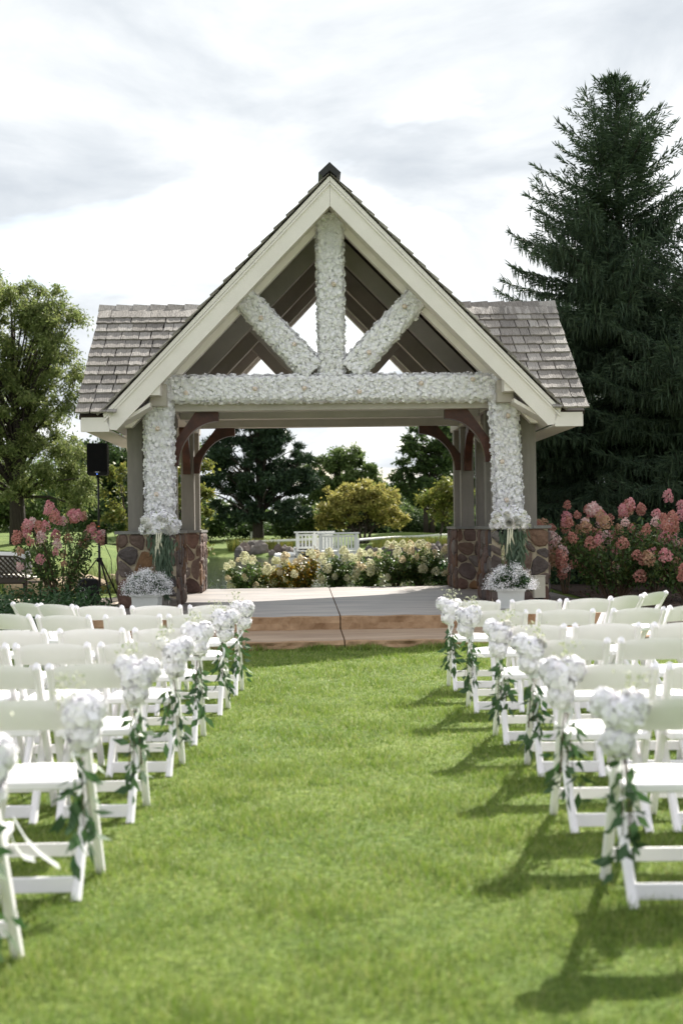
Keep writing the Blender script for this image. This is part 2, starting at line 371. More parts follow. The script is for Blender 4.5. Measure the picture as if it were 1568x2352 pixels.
# ---- stone piers: mortar core, every stone a piece, capped with flagstones
def clip(poly, p, n):
    o = []
    for i in range(len(poly)):
        a, b = poly[i], poly[(i + 1) % len(poly)]
        da, db = (a - p).dot(n), (b - p).dot(n)
        if da <= 0: o.append(a)
        if da * db < 0: o.append(a + (b - a) * (da / (da - db)))
    return o
def stone_face(parent, org, ux, uz, nrm, Wd, Hh, size=.235, rows=None):
    org, ux, uz, nrm = map(Vector, (org, ux, uz, nrm))
    nu, nv = max(2, round(Wd / size)), max(2, round(Hh / (size * .86)))
    pts = []
    for j in range(nv):
        for i in range(nu):
            if random.random() < .10: continue
            pts.append(Vector(((i + .5 + (.25 if j % 2 else -.25) + random.uniform(-.36, .36)) * Wd / nu, (j + .5 + random.uniform(-.33, .33)) * Hh / nv)))
    wts = [random.uniform(-.17, .17) for _ in pts]
    for k, p in enumerate(pts):
        poly = [Vector((0, 0)), Vector((Wd, 0)), Vector((Wd, Hh)), Vector((0, Hh))]
        gap = random.uniform(.006, .015)
        for m, q in enumerate(pts):
            if m == k: continue
            d = q - p
            if d.length > size * 3.2: continue
            n = d.normalized(); poly = clip(poly, p + d * (.5 + wts[k] - wts[m]) - n * gap, n)
            if len(poly) < 3: break
        if len(poly) < 3: continue
        c = sum(poly, Vector((0, 0))) / len(poly)
        if max((v - c).length for v in poly) < .035: continue
        cut = []
        for i in range(len(poly)):                                  # soften the corners
            a, b = poly[i], poly[(i + 1) % len(poly)]; t = random.uniform(.16, .32)
            cut += [a + (b - a) * t, a + (b - a) * (1 - t)]
        n = len(cut); hb = random.uniform(.022, .045); vs = []
        for sc, h, jit in ((1.0, -.01, 0), (.99, hb * .55, .004), (.84, hb, .007), (.45, hb * 1.15, .01)):
            for v in cut:
                q = c + (v - c) * sc + Vector((random.uniform(-jit, jit), random.uniform(-jit, jit)))
                vs.append(org + ux * q.x + uz * q.y + nrm * (h + random.uniform(-jit, jit) * .7))
        fs = [(r * n + i, r * n + (i + 1) % n, (r + 1) * n + (i + 1) % n, (r + 1) * n + i) for r in range(3) for i in range(n)] + [tuple(3 * n + i for i in range(n))]
        MB().add(vs, fs).obj('stone', M_stone, parent)
def pier(s, y0, y1, faces):
    x0, x1 = (2.335, 3.185) if s > 0 else (-3.185, -2.335)
    core = MB().box(x0, x1, y0 + .025, y1 - .025, -.05, 1.375).obj('pier', M_mortar, gaz)
    H = 1.375 - PZ - .01
    inner = x0 if s > 0 else x1; outer = x1 if s > 0 else x0
    if 'f' in faces: stone_face(core, (x0, y0 + .025, PZ + .005), (1, 0, 0), (0, 0, 1), (0, -1, 0), x1 - x0, H)
    if 'i' in faces: stone_face(core, (inner, y0 + .025, PZ + .005), (0, 1, 0), (0, 0, 1), (-s, 0, 0), y1 - y0 - .05, H)
    if 'o' in faces: stone_face(core, (outer, y0 + .025, .1), (0, 1, 0), (0, 0, 1), (s, 0, 0), y1 - y0 - .05, 1.26, .3)
    if 'b' in faces: stone_face(core, (x0, y1 - .025, .1), (1, 0, 0), (0, 0, 1), (0, 1, 0), x1 - x0, 1.26, .3)
    # flagstone coping in pieces
    xs_ = [x0 - .05, x0 + .33, x0 + .62, x1 + .05]; ys_ = [y0 - .03, y0 + .5, y0 + 1.02, y1 + .03]
    for i in range(3):
        for j in range(3):
            z = 1.377 + random.uniform(0, .003)
            MB().box(xs_[i] + .004, xs_[i + 1] - .004, ys_[j] + .004, ys_[j + 1] - .004, z, z + .045).obj('coping_stone', M_cap, core)
for s in (-1, 1):
    pier(s, 0, 1.5, 'fio'); pier(s, 4.4, 5.9, 'fiob')

# ---- posts
PT = 3.235
def post(x, y):
    MB().bar((x, y, 1.42), (x, y, PT), .235, .235, up=(0, 1, 0), ch=.05).obj('post', M_taupe, gaz)
for s in (-1, 1):
    for x, y in ((2.94, .32), (2.52, .32), (2.53, 1.18), (2.55, 4.72), (2.52, 5.58), (2.94, 5.58)): post(s * x, y)

# ---- plates, ties, trusses
PITCH = 1.03
for s in (-1, 1):
    MB().bar((s * 2.53, -.30, 3.40), (s * 2.53, 6.1, 3.40), .24, .32, ch=.04).obj('side_beam', M_greige, gaz)
    MB().bar((s * 2.94, -.30, 3.345), (s * 2.94, 6.1, 3.345), .20, .21, ch=.04).obj('side_beam', M_greige, gaz)
    MB().box(*sorted((s * 2.475, s * 2.735)), -.57, -.31, 3.37, 3.70).obj('beam_end', M_trim, gaz)
def truss(y, zb, t=.20, m=M_greige):
    MB().bar((-2.40, y, zb + .17), (2.40, y, zb + .17), t, .34, ch=.03).obj('tie_beam', m, gaz)
    MB().bar((0, y, zb + .35), (0, y, 5.95), t * .9, .24, up=(1, 0, 0), ch=.03).obj('king_post', m, gaz)
    for s in (-1, 1):
        MB().bar((s * 1.38, y, 4.92), (s * .18, y, 3.63), t * .8, .24, ch=.03).obj('strut', m, gaz)
MB().tube([(-.185, .02, 5.2), (-.19, .0, 4.4), (-.195, -.02, 4.02), (-.21, -.03, 3.97), (-.19, -.03, 3.93), (-.15, -.03, 3.95)], .012, 6).obj('hook_cable', M_iron, gaz)
truss(.17, 3.185); truss(1.85, 3.20); truss(4.72, 3.275)
def rafter(y, m, zt=6.26, dep=.40, t=.16, xe=3.05):
    for s in (-1, 1):
        x0 = s * .004
        MB().prism([(x0, zt), (s * xe, zt - PITCH * xe), (s * xe, zt - dep - PITCH * xe + .10), (s * (xe - .1), zt - dep - PITCH * (xe - .1)), (x0, zt - dep)], y - t / 2, y + t / 2).obj('rafter', m, gaz)
for y, m in ((.05, M_trim), (1.55, M_greige), (3.45, M_greige), (5.0, M_greige), (6.2, M_trim)): rafter(y, m, dep=.36 if m is M_greige else .27)
# sheathing boards (dark underside), one run of boards for each slope
for s in (-1, 1):
    b = MB(); n = 22
    for i in range(n):
        xa, xb = 3.16 * i / n + .003, 3.16 * (i + 1) / n - .003; za, zb_ = 6.30 - PITCH * xa, 6.30 - PITCH * xb
        b.prism([(s * xa, za), (s * xb, zb_), (s * xb, zb_ + .03), (s * xa, za + .03)], -.54, 6.44)
    tag(b.obj('sheathing_boards', M_deck, gaz), kind='stuff')
# front and rear fascia with a crown strip, soffit
for y0, y1 in ((-.60, -.545), (6.45, 6.505)):
    for s in (-1, 1):
        MB().prism([(s * .002, 6.475), (s * 3.27, 6.475 - PITCH * 3.27), (s * 3.19, 2.88), (s * 3.10, 2.87), (s * .002, 6.06)], y0, y1).obj('fascia_board', M_trim, gaz)
        yy = (y0 - .022, y0 - .002) if y0 < 0 else (y1 + .002, y1 + .022)
        for a, w in ((6.485, .075), (6.395, .035)):
            MB().prism([(s * .002, a), (s * 3.285, a - PITCH * 3.285), (s * 3.27, a - w - PITCH * 3.27), (s * .002, a - w)], *yy).obj('crown_strip', M_trim, gaz)
for s in (-1, 1):
    MB().prism([(s * .004, 6.12), (s * 3.03, 6.12 - PITCH * 3.03), (s * 3.03, 6.15 - PITCH * 3.03), (s * .004, 6.15)], -.54, -.04).obj('soffit', M_trim, gaz)
    MB().prism([(s * 2.62, 3.21), (s * 3.16, 2.90), (s * 3.16, 2.94), (s * 2.62, 3.27)], -.54, 6.44).obj('eave_soffit', M_trim, gaz)
    MB().bar((s * 3.175, -.54, 3.0), (s * 3.175, 6.44, 3.0), .03, .2, ch=.05).obj('eave_fascia', M_trim, gaz)
MB().prism([(-.16, 6.53), (0, 6.68), (.16, 6.53), (.10, 6.47), (0, 6.56), (-.10, 6.47)], -.64, 6.53).obj('ridge_cap', M_iron, gaz)

# ---- brown curved brackets
def brace(p, ex, drop, reach, th=.15, w=.17):
    """p: corner under the beam at the post; runs out along ex by reach, down the post by drop"""
    p, ex = Vector(p), Vector(ex); sy = Vector((-ex.y, ex.x, 0)); n = 14; A, B = [], []
    for i in range(n + 1):
        t = i / n; a = t * math.pi / 2
        # inner (concave) arc, outer nearly straight chord
        ix = .10 + (reach - .10) * (1 - math.cos(a)) ; iz = -drop + (drop - .14) * math.sin(a)
        ox = (reach - .34) * t; oz = -drop + .30 + (drop - .30) * t
        A.append(p + ex * ix + Vector((0, 0, iz))); B.append(p + ex * ox + Vector((0, 0, oz)))
    A = [p + Vector((0, 0, -drop))] + A + [p + ex * reach]; B = [p + Vector((0, 0, -drop + .05))] + B + [p + ex * (reach - .3)]
    m = MB(); N = len(A); vs = [q + sy * k for k in (-w / 2, w / 2) for l in (A, B) for q in l]
    fs = []
    for i in range(N - 1):
        fs += [(i, i + 1, N + i + 1, N + i), (2 * N + i, 3 * N + i, 3 * N + i + 1, 2 * N + i + 1),
               (i, 2 * N + i, 2 * N + i + 1, i + 1), (N + i, N + i + 1, 3 * N + i + 1, 3 * N + i)]
    fs += [(0, N, 3 * N, 2 * N), (N - 1, 3 * N - 1, 4 * N - 1, 2 * N - 1)]
    m.add(vs, fs).obj('bracket', M_stain, gaz)
for s in (-1, 1):
    brace((s * 2.395, .30, 3.19), (-s, 0, 0), .80, .70)
    brace((s * 2.43, 4.74, 3.275), (-s, 0, 0), .82, .75)
    brace((s * 2.53, 1.305, 3.235), (0, 1, 0), .80, .75, w=.13)
    brace((s * 2.55, 4.595, 3.235), (0, -1, 0), .80, .75, w=.13)
    brace((s * 2.94, .445, 3.235), (0, 1, 0), .60, .6, w=.12)

# ---- cross roof (its front slope carries the shakes one sees), main roof
CY, CZ, EY, EZ, XE = 1.90, 5.00, -.62, 3.085, 3.67
cs = (CZ - EZ) / (CY - EY)
def shake(w, l, t=.018, seed=0):
    """wedge shake: x across, y down the slope (0 at the top), z out; thick at the butt, split grain butt edge"""
    rr = random.Random(seed); n = 5; m = MB(); vs = []
    but = [l + rr.uniform(-.012, .010) for _ in range(n)]
    for z_of in (lambda y: 0.0, lambda y: .004 + t * (y / l)):
        for i in range(n):
            x = -w / 2 + w * i / (n - 1); vs.append((x, 0, z_of(0) + rr.uniform(0, .002)))
        for i in range(n):
            x = -w / 2 + w * i / (n - 1); vs.append((x, but[i], z_of(l) + rr.uniform(-.003, .004)))
    fs = []
    for i in range(n - 1):
        fs += [(i, i + 1, n + i + 1, n + i), (2 * n + i, 3 * n + i, 3 * n + i + 1, 2 * n + i + 1), (n + i, n + i + 1, 3 * n + i + 1, 3 * n + i), (i, 2 * n + i, 2 * n + i + 1, i + 1)]
    fs += [(0, n, 3 * n, 2 * n), (n - 1, 3 * n - 1, 4 * n - 1, 2 * n - 1)]
    return m.add(vs, fs)
EXPO = .262; SW = [.135, .165, .195, .225, .26, .30]
SHM = [[shake(w, .40, .022, i * 10 + k).mesh('shingle') for k in range(3)] for i, w in enumerate(SW)]
for a in SHM:
    for me in a: me.materials.append(M_shingle)
sn = Vector((0, -cs, 1)).normalized(); sd = Vector((0, -1, -cs)).normalized()
slen = math.hypot(CY - EY, CZ - EZ); rot = Matrix(((1, 0, 0), (0, 1, 0), (0, 0, 1)))
def slope_matrix(o, sx, sd, sn):
    m = Matrix((sx, sd, sn)).transposed().to_4x4(); m.translation = o; return m
for s in (-1, 1):
    # deck of both cross slopes
    m = MB()
    for back in (0, 1):
        ye = EY + .03 if not back else 2 * CY - EY - .03
        m2 = MB(); e = cs * abs(CY - ye)
        pts = [(s * 1.45, CY, CZ - .03), (s * (XE - .04), CY, CZ - .03), (s * (XE - .04), ye, CZ - .03 - e), (s * 3.17, ye, CZ - .03 - e)]
        m2.add([(x, y, z) for x, y, z in pts] + [(x, y, z - .05) for x, y, z in pts], [(0, 1, 2, 3), (7, 6, 5, 4), (0, 4, 5, 1), (1, 5, 6, 2), (2, 6, 7, 3), (3, 7, 4, 0)])
        m2.obj('roof_deck', M_deck, gaz)
    nC = int(slen / EXPO) + 1
    for c in range(nC):                                           # courses from the eave up
        butt = slen - c * EXPO + .03
        x = XE - (.0 if c % 2 else .0) + random.uniform(-.01, .012)
        while True:
            i = random.choice((0, 1, 1, 2, 2, 3, 3, 4, 5)); w = SW[i]
            xc = x - w / 2
            top = butt - .40
            yv = CY - (butt - .2) * math.cos(math.atan(cs)); zc_ = CZ + (yv - CY) * cs
            if xc < (6.50 - zc_) / PITCH - .12: break
            o = Vector((s * xc, CY, CZ)) + sd * top + sn * (.006 + .028)
            ob = link('shingle', random.choice(SHM[i]), None, gaz)
            tilt = Matrix.Rotation(R(random.uniform(-1, 1)), 4, 'Z') @ Matrix.Rotation(R(2.6), 4, 'X')
            if top < 0.0: o = Vector((s * xc, CY, CZ)) + sd * (.0) + sn * .034; 
            ob.matrix_local = slope_matrix(o, Vector((-1, 0, 0)), sd, sn) @ tilt if False else slope_matrix(o, sd.cross(sn), sd, sn) @ tilt
            x -= w + random.uniform(.008, .020)
    # rear slope of the cross roof, one mass
    m = MB(); sdb = Vector((0, 1, -cs)).normalized(); snb = Vector((0, cs, 1)).normalized()
    for c in range(nC):
        butt = slen - c * EXPO
        for k in range(9):
            xc = s * (XE - .12 - k * .24); o = Vector((xc, CY, CZ)) + sdb * max(0, butt - .36) + snb * .01
            y_ = o.y + .2
            if abs(xc) < (6.50 - (CZ - cs * (y_ - CY))) / PITCH - .1: break
            M4 = slope_matrix(o, sdb.cross(snb), sdb, snb) @ Matrix.Rotation(R(2.6), 4, 'X')
            sh = shake(.225, .38, .02, k); m.add([M4 @ Vector(v) for v in sh.v], sh.f)
    tag(m.obj('shingles', M_shingle2, gaz), kind='stuff')
    # ridge pieces
    k = 0; x = XE + .02
    while x > 1.55:
        for q, yy in enumerate((1,)):
            m = MB(); l = .34; z1_, z2_ = CZ + .085, CZ + .062
            vs = []
            for (xx, zz) in ((x, z1_ + .004), (x - l, z2_)):
                vs += [(s * xx, CY - .13, zz - .115), (s * xx, CY, zz), (s * xx, CY + .13, zz - .115), (s * xx, CY - .13, zz - .14), (s * xx, CY, zz - .026), (s * xx, CY + .13, zz - .14)]
            fs = [(0, 1, 7, 6), (1, 2, 8, 7), (3, 9, 10, 4), (4, 10, 11, 5), (0, 6, 9, 3), (2, 5, 11, 8), (0, 3, 4, 1), (1, 4, 5, 2), (6, 7, 10, 9), (7, 8, 11, 10)]
            m.add(vs, fs).obj('ridge_shingle', M_shingle, gaz)
        x -= .275; k += 1
    # cross-roof eave board, end boards
    MB().box(*sorted((s * 3.20, s * 3.60)), EY + .02, EY + .06, 2.85, 3.055).obj('eave_board', M_trim, gaz)
    MB().box(*sorted((s * 3.20, s * 3.56)), EY + .062, 3.4, 2.86, 2.885).obj('soffit', M_trim, gaz)
    for sg in (-1, 1):
        yy = [CY, CY + sg * (CY - EY - .03)]
        m = MB(); vs = []
        for xx in (3.57, 3.61):
            vs += [(s * xx, CY, CZ - .085), (s * xx, yy[1], EZ - .06), (s * xx, yy[1], EZ - .23), (s * xx, CY, CZ - .30)]
        m.add(vs, [(0, 1, 2, 3), (7, 6, 5, 4), (0, 4, 5, 1), (1, 5, 6, 2), (2, 6, 7, 3), (3, 7, 4, 0)]).obj('rake_board', M_trim, gaz)
# main roof: rake-edge shakes one by one, the rest as a mass
pn = math.sqrt(1 + PITCH ** 2)
for s in (-1, 1):
    sdm = Vector((s, 0, -PITCH)).normalized(); snm = Vector((s * PITCH, 0, 1)).normalized()
    ml = 3.34 * pn; nC = int(ml / EXPO) + 1; mass = MB()
    for c in range(nC):
        butt = ml - c * EXPO; y = -.655; first = True; k = 0
        while y < 6.55:
            i = random.choice((1, 2, 3, 4, 5)); w = SW[i]; yc = y + w / 2
            top = max(butt - .40, 0.0)
            o = Vector((0, yc, 6.50)) + sdm * top + snm * .012
            M4 = slope_matrix(o, sdm.cross(snm), sdm, snm) @ Matrix.Rotation(R(2.6), 4, 'X')
            if first:
                ob = link('shingle', random.choice(SHM[i]), None, gaz); ob.matrix_local = M4; first = False
            else:
                sh = shake(w, .40, .022, k % 5); mass.add([M4 @ Vector(v) for v in sh.v], sh.f)
            y += w + .006; k += 1
    tag(mass.obj('shingles', M_shingle2, gaz), kind='stuff')

# ------------------------------------------------------------------ flower garlands on the front truss (wired to the timbers)
def garland(label, a, b, w, yf=-.09, dep=.20, roses=0, w2=None):
    a, b = np.array(a, float), np.array(b, float); ln = np.linalg.norm(b - a); ax = (b - a) / ln; pe = np.array([-ax[1], ax[0]]); w2 = w2 or w
    e = empty('flower_garland', GO, GTH, label, 'garland', 'white flower garlands on the front truss')
    m = MB(); q = .045
    c = [a + pe * (w / 2 - q), b + pe * (w2 / 2 - q), b - pe * (w2 / 2 - q), a - pe * (w / 2 - q)]
    m.prism([tuple(v) for v in c], yf + .045, yf + dep).obj('backing', M_core, e)
    n = int(ln * (w + 2 * dep) * 4200); t = RNG.uniform(0, 1, n); ww = (w + (w2 - w) * t)
    u = RNG.uniform(-1, 1, n) * (ww / 2 + dep * .8); side = np.abs(u) > ww / 2
    cx = np.clip(u, -ww / 2, ww / 2); yd = yf + np.where(side, (np.abs(u) - ww / 2), 0)
    bump = .022 * np.sin(t * ln * 37 + np.sin(u * 29) * 2) * np.sin(u * 41 + t * 13) + RNG.normal(0, .010, n)
    yy = np.where(side, yd, yd - bump - .0); cx = cx + np.where(side, np.sign(u) * bump, 0)
    edge = np.clip((np.abs(cx) / (ww / 2) - .7) / .3, 0, 1); yy = np.where(side, yy + .02, yy + edge ** 2 * .05)
    ctr = a[None] + (b - a)[None] * t[:, None] + pe[None] * cx[:, None]
    P = np.stack([ctr[:, 0], yy, ctr[:, 1]], 1)
    nr = np.where(side[:, None], np.stack([pe[0] * np.sign(u), -.4 * np.ones(n), pe[1] * np.sign(u)], 1), np.stack([pe[0] * edge * np.sign(u), -np.ones(n), pe[1] * edge * np.sign(u)], 1))
    o = link('petal_mass', quads_mesh('petal_mass', petal_cloud(P, nr, .054, .30)), M_petal, e); tag(o, kind='stuff')
    for k in range(roses):
        tt = (k + .35 + .3 * random.random()) / roses; cc = a + (b - a) * tt + pe * random.uniform(-.3, .3) * w
        r = link('rose', ROSE, None, e); r.location = (cc[0], yf - .035, cc[1]); r.rotation_euler = (R(90), random.uniform(0, 6), 0); r.scale = (.9,) * 3
    return e
def bloom_mesh(name, m, rad=.05, rings=((1.0, 8), (.8, 7), (.55, 6), (.3, 4))):
    Q = []
    for fr, k in rings:
        for i in range(k):
            az = 6.283 * (i + random.random() * .5) / k; el = math.acos(min(1, fr)) * .9 + .05
            o = np.array([math.cos(az) * math.cos(el), math.sin(az) * math.cos(el), math.sin(el)]) * rad * .75
            tn = np.array([math.cos(az) * .35 * fr, math.sin(az) * .35 * fr, 1.0]); nn = np.array([math.cos(az), math.sin(az), .35])
            s = rad * random.uniform(.85, 1.1)
            Q.append(leaf_quads((o - tn * s * .45)[None], tn[None], nn[None], [s * 1.2], [s * 1.25], -.12, .6)[0])
    me = quads_mesh(name, np.array(Q)); me.materials.append(m); return me
ROSE = quads_mesh('rose', petal_cloud((_d := rdir(46)) * .034, _d, .040, .35)); ROSE.materials.append(M_rose)
BLOOMS = [bloom_mesh('bloom', M_white_rose, .055) for _ in range(3)]
garland('white flower garland wrapping the left post above the stone pier', (-2.56, 3.38), (-2.553, 1.52), .385, roses=2)
garland('white flower garland wrapping the right post above the stone pier', (2.545, 3.35), (2.61, 1.50), .375, roses=3)
garland('long white flower garland along the horizontal tie beam', (-2.47, 3.505), (2.475, 3.485), .365, yf=-.12, roses=6)
garland('vertical white flower garland up the middle king post to the peak', (.0, 3.68), (.0, 6.06), .34, w2=.36, roses=1)
garland('slanting white flower garland on the left strut of the truss', (-1.335, 4.90), (-.27, 3.76), .315, w2=.36, roses=2)
garland('slanting white flower garland on the right strut of the truss', (1.355, 4.905), (.28, 3.76), .315, w2=.36, roses=2)

# ------------------------------------------------------------------ folding chairs
def chair_parts():
    P = []
    def lean(z): return .215 - (.215 + .235) * z / .775
    for s in (-1, 1):
        m = MB(); x = s * .205
        m.bar((x, lean(-.006), -.006), (x, lean(.74), .74), .036, .046, up=(0, 1, .5), ch=.25)
        m.bar((x, lean(.735), .735), (x, lean(.772) - .006, .772), .036, .046, up=(0, 1, .5), ch=.25)
        m.bar((x, lean(.7705) - .006, .7705), (x, lean(.780) - .010, .780), .026, .036, up=(0, 1, .5), ch=.35)
        P.append(('front_leg', m.mesh('front_leg'), M_white))
        m = MB(); x = s * .172
        m.bar((x, .17, .445), (x, -.215, -.006), .038, .044, up=(0, 1, 1), ch=.25)
        P.append(('rear_leg', m.mesh('rear_leg'), M_white))
    # curved backrest
    m = MB(); nx, nz = 14, 6; vs = []
    for th in (0, 1):
        for j in range(nz + 1):
            for i in range(nx + 1):
                u = -1 + 2 * i / nx; v = j / nz
                z0 = .655 + .004 * (1 - u * u); z1 = .764 + .024 * (1 - u * u) ** .8; z = z0 + (z1 - z0) * v
                r = .010 * (1 - abs(2 * v - 1) ** 4)
                y = lean(z) - .030 * (1 - u * u) + (r if th else -r) + (.0)
                vs.append((u * .195, y, z))
    q = (nx + 1) * (nz + 1); fs = []
    for j in range(nz):
        for i in range(nx):
            a = j * (nx + 1) + i; fs += [(a, a + 1, a + nx + 2, a + nx + 1), (q + a, q + a + nx + 1, q + a + nx + 2, q + a + 1)]
    m.add(vs, fs); me = m.mesh('backrest'); me.shade_smooth(); P.append(('backrest', me, M_white))
    # seat frame and padded seat
    m = MB()
    for s in (-1, 1): m.bar((s * .183, -.155, .437), (s * .183, .225, .437), .022, .034, ch=.25)
    m.bar((-.172, -.150, .437), (.172, -.150, .437), .024, .034, ch=.25); m.bar((-.172, .218, .437), (.172, .218, .437), .024, .034, ch=.25)
    P.append(('seat_frame', m.mesh('seat_frame'), M_white))
    m = MB(); n = 10; vs = []
    for j in range(n + 1):
        for i in range(n + 1):
            u, v = -1 + 2 * i / n, -1 + 2 * j / n; e = max(abs(u), abs(v))
            vs.append((u * .178, .034 + v * .186, .446 + .030 * (1 - e ** 5) + .006 * math.sin(u * 4 + v * 3) * (1 - e)))
    fs = [(j * (n + 1) + i, j * (n + 1) + i + 1, (j + 1) * (n + 1) + i + 1, (j + 1) * (n + 1) + i) for j in range(n) for i in range(n)]
    m.add(vs, fs); m.box(-.172, .172, -.138, .206, .430, .4455); me = m.mesh('seat', False); me.shade_smooth(); P.append(('seat', me, M_pad))
    for z, w in ((.052, .062),):
        y = .17 - (.385) * (.445 - z) / .451
        P.append(('rear_stretcher', MB().bar((-.16, y, z), (.16, y, z), .020, w, ch=.2).mesh('rear_stretcher'), M_white))
    y = lean(.115); P.append(('front_stretcher', MB().bar((-.192, y, .115), (.192, y, .115), .020, .055, ch=.2).mesh('front_stretcher'), M_white))
    for n_, me, m_ in P: me.materials.append(m_)
    return P
CHAIR = chair_parts()
def chair(x, y, rz, label):
    e = empty('folding_chair', (x, y, 0), rz, label, 'chair', 'white folding chairs in rows')
    for n, me, _ in CHAIR: link(n, me, None, e)
    return e

# one aisle spray: blooms, sprig, hanging leaves, ribbon
def spray_leaves(n, ln, spread, size, down=1.0, x0=0, y0=0):
    t = RNG.uniform(0, 1, n) ** .8; k = RNG.integers(0, 5, n); a = k * 1.256 + .4
    P = np.stack([x0 + np.cos(a) * spread * (.35 + .65 * t) + RNG.normal(0, .012, n), y0 + np.sin(a) * spread * .7 * (.35 + .65 * t) + RNG.normal(0, .012, n), -t * ln * (.75 + .08 * k)], 1)
    D = rdir(n) * .8 + np.array([0, 0, -.75 * down]); D[:, :2] += np.stack([np.cos(a), np.sin(a)], 1) * .3
    return leaf_quads(P, D, rdir(n), RNG.uniform(.7, 1.2, n) * size, RNG.uniform(.7, 1.2, n) * size * .42, .12)
SPRAYL = []
for i in range(4):
    me = quads_mesh('hanging_leaves', spray_leaves(48, .40, .06, .088)); me.materials.append(M_leafd); SPRAYL.append(me)
TRAIL = []
for i in range(3):
    m = MB()
    for k in range(4):
        a = random.uniform(0, 6.28); m.tube([(0, 0, .02), (math.cos(a) * .02, math.sin(a) * .02, -.12), (math.cos(a) * .045, math.sin(a) * .035, -.32)], .0022, 4)
    me = m.mesh('stems'); me.materials.append(M_stem); TRAIL.append(me)
def petal_ball(name, rad, n, size, m, sq=1.0):
    d = rdir(n); r = rad * (1 + RNG.normal(0, .05, n)); P = d * r[:, None]; P[:, 2] *= sq
    me = quads_mesh(name, petal_cloud(P, d, size, .26)); me.materials.append(m); return me
HYD_W = [petal_ball('hydrangea_bloom', .066, 260, .042, M_petal) for _ in range(3)]
M_sprig = mat('grey_green_sprig', (.3, .33, .2), .7, island=[(.30, .34, .20), (.55, .56, .42), (.2, .26, .12)], transl=.2)
SPRIG = []
for i in range(2):
    n = 70; P = np.stack([RNG.normal(0, .03, n), RNG.normal(0, .03, n), RNG.uniform(0, .13, n)], 1)
    me = quads_mesh('sprig', leaf_quads(P, rdir(n) + np.array([0, 0, .8]), rdir(n), .02, .012)); me.materials.append(M_sprig); SPRIG.append(me)
def ribbon_mesh(ln, curl):
    m = MB(); vs = []; n = 12
    for i in range(n + 1):
        t = i / n; x = .015 * math.sin(t * 6 + curl) + curl * .02 * t; y = .02 * math.cos(t * 5); z = -ln * t
        vs += [(x - .009, y, z), (x + .009, y + .006, z)]
    m.add(vs, [(2 * i, 2 * i + 1, 2 * i + 3, 2 * i + 2) for i in range(n)])
    vs = []                                                        # bow loops round the stems
    for k in range(9): a = 6.283 * k / 8; vs += [(math.cos(a) * .028, math.sin(a) * .024, -.015), (math.cos(a) * .03, math.sin(a) * .026, .022)]
    m.add(vs, [(2 * i, 2 * i + 1, 2 * i + 3, 2 * i + 2) for i in range(8)])
    me = m.mesh('ribbon', False); me.materials.append(M_ribbon); me.shade_smooth(); return me
RIB = [ribbon_mesh(.17, .4), ribbon_mesh(.22, -.8)]
def spray(chair_e, side, label, k):
    """hung on the aisle-side post of the chair"""
    rz = chair_e.rotation_euler.z; c, s = math.cos(rz), math.sin(rz)
    lx, ly, lz = side * .215, -.262, .705
    loc = (chair_e.location.x + lx * c - ly * s, chair_e.location.y + lx * s + ly * c, lz)
    e = empty('flower_spray', loc, rz + random.uniform(-.3, .3), label, 'bouquet', 'flower sprays on the aisle chairs')
    for j, (x, y, z, sc) in enumerate(((side * .015, -.045, .02, 1.05), (-side * .035, -.035, .065, .85), (side * .06, -.02, .055, .8), (side * .02, -.05, -.055, .85))):
        o = link('bloom', random.choice(HYD_W if j != 1 else BLOOMS + HYD_W), None, e); o.location = (x + random.uniform(-.012, .012), y, z + random.uniform(-.012, .012)); o.scale = (sc,) * 3
        o.rotation_euler = (random.uniform(0, 6), random.uniform(0, 6), random.uniform(0, 6))
    o = tag(link('sprig', random.choice(SPRIG), None, e), kind='stuff'); o.location = (-side * .03 + random.uniform(-.03, .03), -.03, .055); o.rotation_euler = (0, 0, random.uniform(0, 6))
    o = link('stems', random.choice(TRAIL), None, e); o.location = (0, -.02, -.09); o.rotation_euler = (0, 0, random.uniform(0, 6))
    o = link('hanging_leaves', SPRAYL[k % 4], None, e); o.location = (0, -.02, -.13); o.rotation_euler = (0, 0, random.uniform(0, 6))
    o = link('ribbon', random.choice(RIB), None, e); o.location = (0, -.03, -.115); o.rotation_euler = (0, 0, random.uniform(0, 6))
    return e
ORD = ['nearest the aisle', 'second from the aisle', 'third from the aisle', 'fourth from the aisle', 'fifth from the aisle']
ROWN = ['front row', 'second row from the gazebo', 'third row from the gazebo', 'fourth row from the gazebo', 'fifth row from the gazebo', 'sixth row from the gazebo', 'rearmost row']
# aisle-side front feet read from the photograph, front row first; number of chairs; outer chairs turn in
LEFT = [((557, 1585), 5), ((525, 1627), 4), ((470, 1690), 4), ((420, 1755), 4), ((340, 1850), 3), ((235, 2005), 2), ((45, 2200), 1)]
RIGHT = [((1029, 1575), 5), ((1074, 1622), 4), ((1136, 1689), 4), ((1208, 1756), 3), ((1270, 1870), 2), ((1386, 2020), 2)]
TURN = {0: [0, 1, 12, 30, 44], 1: [0, 0, 7, 16], 2: [0, 0, 3, 6], 3: [0, 0, 1, 2]}
LAY = {0: dict(right=[(0, 0, 0), (.53, 0, 1), (.96, .10, 14), (1.26, .42, 38), (1.62, .98, 50)], left=[(0, 0, 0), (.49, .02, 1), (.95, .10, 12), (1.34, .42, 32), (1.62, .72, 40)]),
       1: dict(right=[(0, 0, 0), (.515, 0, 0), (1.03, .08, 12), (1.42, .34, 30)], left=[(0, 0, 0), (.49, 0, 0), (.99, .08, 12), (1.40, .30, 28)])}
